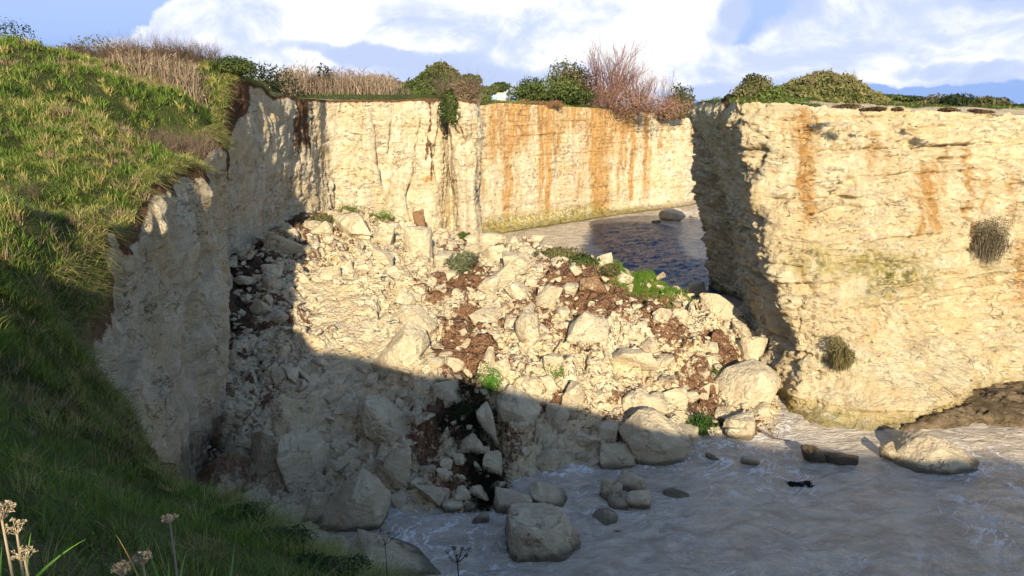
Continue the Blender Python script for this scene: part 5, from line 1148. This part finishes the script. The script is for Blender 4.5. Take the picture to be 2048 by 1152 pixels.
# shrubs rooted in the headland face
def face_point(px, py):
    i = np.argmin((ue - px) ** 2 + (ve - py) ** 2 + 1e6 * (qe[:, 1] > 58) + 1e6 * (qe[:, 1] < 30)); return qe[i].copy()
for px, py, w_, h_, cc, lab, sd in [(1965, 480, 76, 84, ((.09, .075, .05), (.20, .16, .11), (.13, .12, .05)), "grey-brown shrub hanging on the headland face near the right edge", 400), (1672, 700, 52, 64, ((.09, .075, .03), (.21, .18, .08)), "hanging olive shrub low on the headland face", 401)]:
    p = face_point(px, py) ; k_ = depth_of(p) / F; p = p + (0, -.6, 0)
    root = empty('cliff_shrub', p, lab, 'shrub', "shrubs rooted in the headland face")
    g = np.random.default_rng(sd); bag = leafy(5200, p, (w_ / 2 * k_ * 1.15, .7, h_ / 2 * k_ * 1.15), .05, cc, seed=sd, lumps=7, shape='ball')
    m = 1800; m = 700; a = np.clip(g.normal(0, .45, m), -1, 1); st = p + np.stack([a * w_ * .45 * k_, g.uniform(-.6, 0, m), (g.uniform(-.25, .3, m) * np.sqrt(1 - a * a * .9)) * h_ * k_], -1)
    bag.add(*blades(st, -h_ * k_ * g.uniform(.12, .45, m), np.full(m, .03), np.stack([a * .3, -.2 + 0 * a, 0 * a], -1), np.abs(g.normal(.3, .2, m)), mixc(cc[0], cc[1], g.uniform(0, 1, m)), curve=.3))
    link('foliage', bag.mesh('foliage', M_leaf, p), root)
    st = Bag(); branch_set(st, p + (0, .3, 0), h_ * k_ * .5, 1.0, 16, (.15, .11, .08), sd + 1, rad=.02, levels=2); link('stems', st.mesh('stems', M_twig, p), root)
# bush hanging by the cleft
p = at_y(905, 205, 69.5); shrub(905, 44, 180, 69.5, "dark green bush spilling over the rim beside the cleft", GREEN, 2500, base=p - (0, .6, 1.4), depth=.5)

# --- plants on the rockfall
def on_fall(px, py): return hit(px, py)
for px, py, w_, top, cc, lab, nm in [
    (700, 425, 50, 405, ((.06, .10, .02), (.16, .20, .05)), "green tuft on top of the fall, left one", 'grass_tuft'), (768, 440, 54, 412, BRIGHT, "bright green tuft on top of the fall, right one", 'grass_tuft'),
    (645, 448, 50, 428, OLIVE, "dry olive tuft at the top left of the fall", 'shrub'), (925, 540, 60, 505, ((.05, .06, .03), (.14, .15, .08)), "grey-green bush rooted in the brown gully", 'shrub'), (930, 478, 30, 464, GREEN, "tiny green bush under the cleft", 'shrub'),
    (982, 790, 56, 738, ((.03, .10, .01), (.09, .26, .025)), "vivid green tuft on the shade edge", 'grass_tuft'), (1108, 748, 44, 722, ((.05, .10, .02), (.13, .20, .04)), "soft green tuft right of the vivid one", 'grass_tuft'), (1118, 515, 90, 490, OLIVE, "dark shrub on the crest against the inlet, left one", 'shrub'),
    (1165, 532, 60, 508, GREEN, "dark shrub on the crest against the inlet, right one", 'shrub'), (1215, 545, 50, 528, OLIVE, "green shrub where the crest strip begins", 'shrub'), (1436, 755, 50, 730, ((.06, .09, .03), (.14, .17, .06)), "grey-green tuft left of the huge smooth pale block", 'grass_tuft'),
    (1405, 865, 64, 818, ((.012, .035, .008), (.04, .09, .015)), "dark green bush at the waterline right of the huge slab", 'shrub'), (945, 670, 26, 655, OLIVE, "little tuft in the middle of the brown soil", 'grass_tuft'), (920, 830, 90, 806, DARK, "dark green clump in the shade by the black gully", 'grass_tuft'), (1000, 497, 26, 486, OLIVE, "small tuft behind the crest stones", 'grass_tuft'), (1365, 585, 34, 572, OLIVE, "small dark tuft at the right end of the crest strip", 'grass_tuft')]:
    p = on_fall(px, py); shrub(px, w_, top, p[1], lab, cc, 2200 if w_ > 40 else 900, base=p - (0, 0, .05), name=nm, cat='shrub' if nm == 'shrub' else 'plant', leaf=.05 if nm == 'grass_tuft' else None, twcol=(.10, .12, .04) if nm == 'grass_tuft' else (.2, .15, .1))
# grass strip along the back crest
G = Bag(); n = 26000; t = rng.uniform(0, 1, n); a0 = np.array([(1225, 548), (1290, 572), (1370, 592)]); pp = [on_fall(*p) for p in a0]; pp = np.array(pp)
X = np.interp(t, [0, .5, 1], pp[:, 0]) + rng.normal(0, .5, n); Y = np.interp(t, [0, .5, 1], pp[:, 1]) + rng.normal(0, .9, n) + .6; Z = zmound(X, Y)
a = rng.uniform(0, 6.28, n); G.add(*blades(np.stack([X, Y, Z - .03], -1), rng.uniform(.12, .36, n), np.full(n, .03), np.stack([np.cos(a), np.sin(a), 0 * a], -1), rng.uniform(0, .8, n), mixc((.06, .14, .015), (.17, .29, .04), rng.uniform(0, 1, n))))
for (px, py), r_ in [((975, 970), .5), ((960, 880), .6), ((985, 1010), .4), ((930, 815), .6)]:
    p = on_fall(px, py); n = 5000; a = rng.uniform(0, 6.28, n); X = p[0] + rng.normal(0, r_, n); Y = p[1] + rng.normal(0, r_ * 1.3, n); Z = zmound(X, Y)
    G.add(*blades(np.stack([X, Y, Z - .02], -1), rng.uniform(.1, .32, n), np.full(n, .025), np.stack([np.cos(a), np.sin(a) - 1, 0 * a], -1), rng.uniform(.5, 2, n), mixc((.006, .008, .004), (.022, .03, .010), rng.uniform(0, 1, n))))
tag(link("crest_grass", G.mesh("crest_grass", M_grass)), "turf that slid down with the rockfall", "grass", kind='stuff')

# --- seaweed, driftwood
for px, py, lab, sd in [(1590, 972, "left of the two black weed clumps floating off the fall", 1), (1618, 971, "right of the two black weed clumps floating off the fall", 2)]:
    p = at_z(px, py, .02); bag = leafy(500, p, (.32, .3, .12), .07, ((.008, .008, .006), (.03, .025, .018)), seed=sd, lumps=6); branch_set(bag, p, .35, 1.1, 6, (.02, .016, .012), sd, rad=.012, levels=1)
    tag(link('seaweed', bag.mesh('seaweed', M_twig, p), loc=[float(v) for v in p]), lab, 'seaweed', "black weed clumps on the water")
p = at_z(1545, 880, .05); bag = Bag(); bag.add(*tube([p + (-.7, .3, .5), p + (-.2, .2, .25), p + (.1, 0, .08), p + (.8, -.15, .05)], [.02, .035, .04, .02], (.10, .07, .05), 6)); bag.add(*tube([p + (0, .05, .1), p + (-.1, .2, .55)], [.02, .008], (.10, .07, .05), 5)); bag.add(*tube([p + (.2, -.02, .08), p + (.4, .3, .3)], [.02, .008], (.10, .07, .05), 5))
tag(link('driftwood', bag.mesh('driftwood', M_twig, p, True), loc=[float(v) for v in p]), "dark forked branch in the water right of the fall", 'driftwood')
# two pale rocks on the upper left slope
for px, py, Y, w_, lab in [(152, 136, 40, 34, "pale boulder half buried in the upper left grass"), (222, 148, 39, 24, "smaller pale stone in the grass right of the half-buried boulder")]:
    b = ground_at(px, Y); boulder(px, py, w_, w_ * .6, lab, base=b, seed=px)

# ------------------------------------------------------------------ foreground plants
def umbel(px, py, Y, rad, label, col, lit=True, rays=16, seed=0, tilt=(0, 0, 1), head=True, group=None, stemdx=0.0):
    g = np.random.default_rng(seed); top = at_y(px, py, Y); foot = np.array([top[0] + stemdx, Y - .05, float(ztop_main(np.array([top[0]]), np.array([Y]))[0]) - .05])
    root = empty('dry_umbel', foot, label, 'plant', group); st = Bag(); mid = (top + foot) / 2 + (stemdx * -.3 + .02, 0, 0)
    tt = np.linspace(0, 1, 8)[:, None]; path = (1 - tt) ** 2 * foot + 2 * tt * (1 - tt) * mid + tt ** 2 * top; st.add(*tube(path, np.linspace(.006, .0035, 8), col, 6)); link('stem', st.mesh('stem', M_twig, foot, True), root)
    hd = Bag(); ax = np.array(tilt, float); ax /= np.linalg.norm(ax)
    for k in range(rays):
        a = k * 2.4; s = math.sqrt((k + .5) / rays) * 1.15; d = ax + np.array([math.cos(a) * s, math.sin(a) * s, 0]) ; d /= np.linalg.norm(d); L = rad * g.uniform(.85, 1.1); e = top + d * L; m_ = top + d * L * .5 - np.array([0, 0, .1]) * L * s
        hd.add(*tube([top, m_, e], [.0022, .0016, .0013], col, 4))
        for j in range(9):
            f = d * 1.0 + g.normal(0, .55, 3); f /= np.linalg.norm(f); e2 = e + f * rad * g.uniform(.18, .3); hd.add(*tube([e, e2], [.0010, .0008], col, 3))
            o = g.normal(0, 1, (4, 3)) * .0032; hd.add(e2 + o, np.array([[0, 1, 2, 3]]), None, np.tile(np.array(col) * 1.1, (4, 1)))
    link('flower_head', hd.mesh('flower_head', M_twig, foot), root)
TAN = (.34, .27, .18)
umbel(4, 1040, 1.9, .044, "big dry flower umbel at the left edge, sunlit", TAN, seed=1, group="dry umbels in the foreground", rays=20)
umbel(34, 1068, 2.0, .036, "open spiky dry umbel right of the big left-edge one", TAN, seed=2, rays=8, group="dry umbels in the foreground", stemdx=-.06)
umbel(340, 1046, 2.6, .03, "small pale curled umbel alone above the dark grass", (.26, .22, .18), seed=3, rays=10, group="dry umbels in the foreground")
umbel(286, 1130, 2.0, .032, "dry umbel at the bottom edge with spread rays", TAN, seed=4, rays=12, group="dry umbels in the foreground", stemdx=.03)
umbel(245, 1150, 1.9, .03, "crumpled dry umbel cut by the bottom edge", TAN, seed=5, rays=14, group="dry umbels in the foreground")
umbel(50, 1120, 1.8, .03, "dry tangled umbel low in the left corner", TAN, seed=6, rays=9, group="dry umbels in the foreground", stemdx=.03)
umbel(915, 1125, 3.2, .07, "dried umbel coloured as a dark silhouette against the water at the bottom", (.03, .025, .02), seed=7, rays=9, group="umbels coloured as silhouettes by the water")  # near-black colour paints shade into these three umbels, as silhouettes
umbel(770, 1090, 5.5, .11, "dried umbel coloured as a dark silhouette above the bottom shrubs", (.03, .025, .02), seed=8, rays=9, group="umbels coloured as silhouettes by the water")
umbel(606, 1085, 6.5, .12, "left dried umbel coloured as a dark silhouette by the lower rocks", (.03, .025, .02), seed=9, rays=8, group="umbels coloured as silhouettes by the water")
# tall lit blades
for k, (x0, y0, x1, y1, Y, col, lab) in enumerate([(40, 1130, 172, 1078, 1.9, (.14, .30, .05), "long bright green blade slanting right in the lower left corner"), (52, 1125, 62, 1065, 1.9, (.16, .30, .06), "upright green blade by the dry umbels"), (290, 1125, 232, 1070, 2.0, (.38, .27, .10), "yellow dead blade leaning left to the bottom umbel"), (334, 1150, 290, 1085, 2.1, (.16, .30, .06), "curved green blade right of the bottom umbel"), (342, 1150, 337, 1112, 2.1, (.18, .32, .07), "short green blade near the bottom edge"), (352, 1152, 375, 1098, 2.1, (.18, .30, .07), "green blade leaning right near the bottom edge"), (412, 1150, 430, 1130, 2.1, (.18, .34, .06), "short bright blade at the bottom edge"), (458, 1150, 472, 1075, 2.3, (.15, .26, .07), "tall thin blade right of the other lit ones"), (2, 1152, 4, 1090, 1.9, (.14, .28, .05), "green blade at the very left edge")]):
    a = at_y(x0, y0 + 60, Y); b = at_y(x1, y1, Y + .1); g_ = Bag(); m = 9; t = np.linspace(0, 1, m)[:, None]; mid = (a + b) / 2 + (0, 0, .035); P = (1 - t) ** 2 * a + 2 * t * (1 - t) * mid + t ** 2 * b
    T_ = np.gradient(P, axis=0); sd = np.cross(T_, (0, 1, 0.2)); sd /= np.linalg.norm(sd, axis=1)[:, None]; wv = (.0042 * (1 - t ** 2) + .0003); V = np.concatenate([P - sd * wv, P + (0, .002, 0), P + sd * wv]); i = np.arange(m - 1)
    Q = np.concatenate([np.stack([i, i + 1, i + 1 + m, i + m], -1), np.stack([i + m, i + m + 1, i + 1 + 2 * m, i + 2 * m], -1)]); g_.add(V, Q, None, np.tile(col, (3 * m, 1)))
    tag(link('tall_grass', g_.mesh('tall_grass', M_grass, a, True), loc=[float(v) for v in a]), lab, 'grass blade', "single lit blades in the foreground")
# dark herb clumps at the bottom
for k, (px, py, Y, w_, lab) in enumerate([(560, 1070, 8.8, 150, "dark leafy herbs on the near rim left of the water"), (660, 1120, 7.2, 130, "dark leafy herbs at the bottom edge nearest the water"), (480, 1050, 10, 110, "dark leafy herbs on the near rim below the brown rock")]):
    b = ground_at(px, Y); shrub(px, w_, py, Y, lab, ((.02, .04, .012), (.06, .09, .03)), 3500, leaf=.022, twigs=6, twcol=(.05, .045, .03), name='herb_clump', cat='plant', seed=700 + k)
print("objects", len(bpy.data.objects))
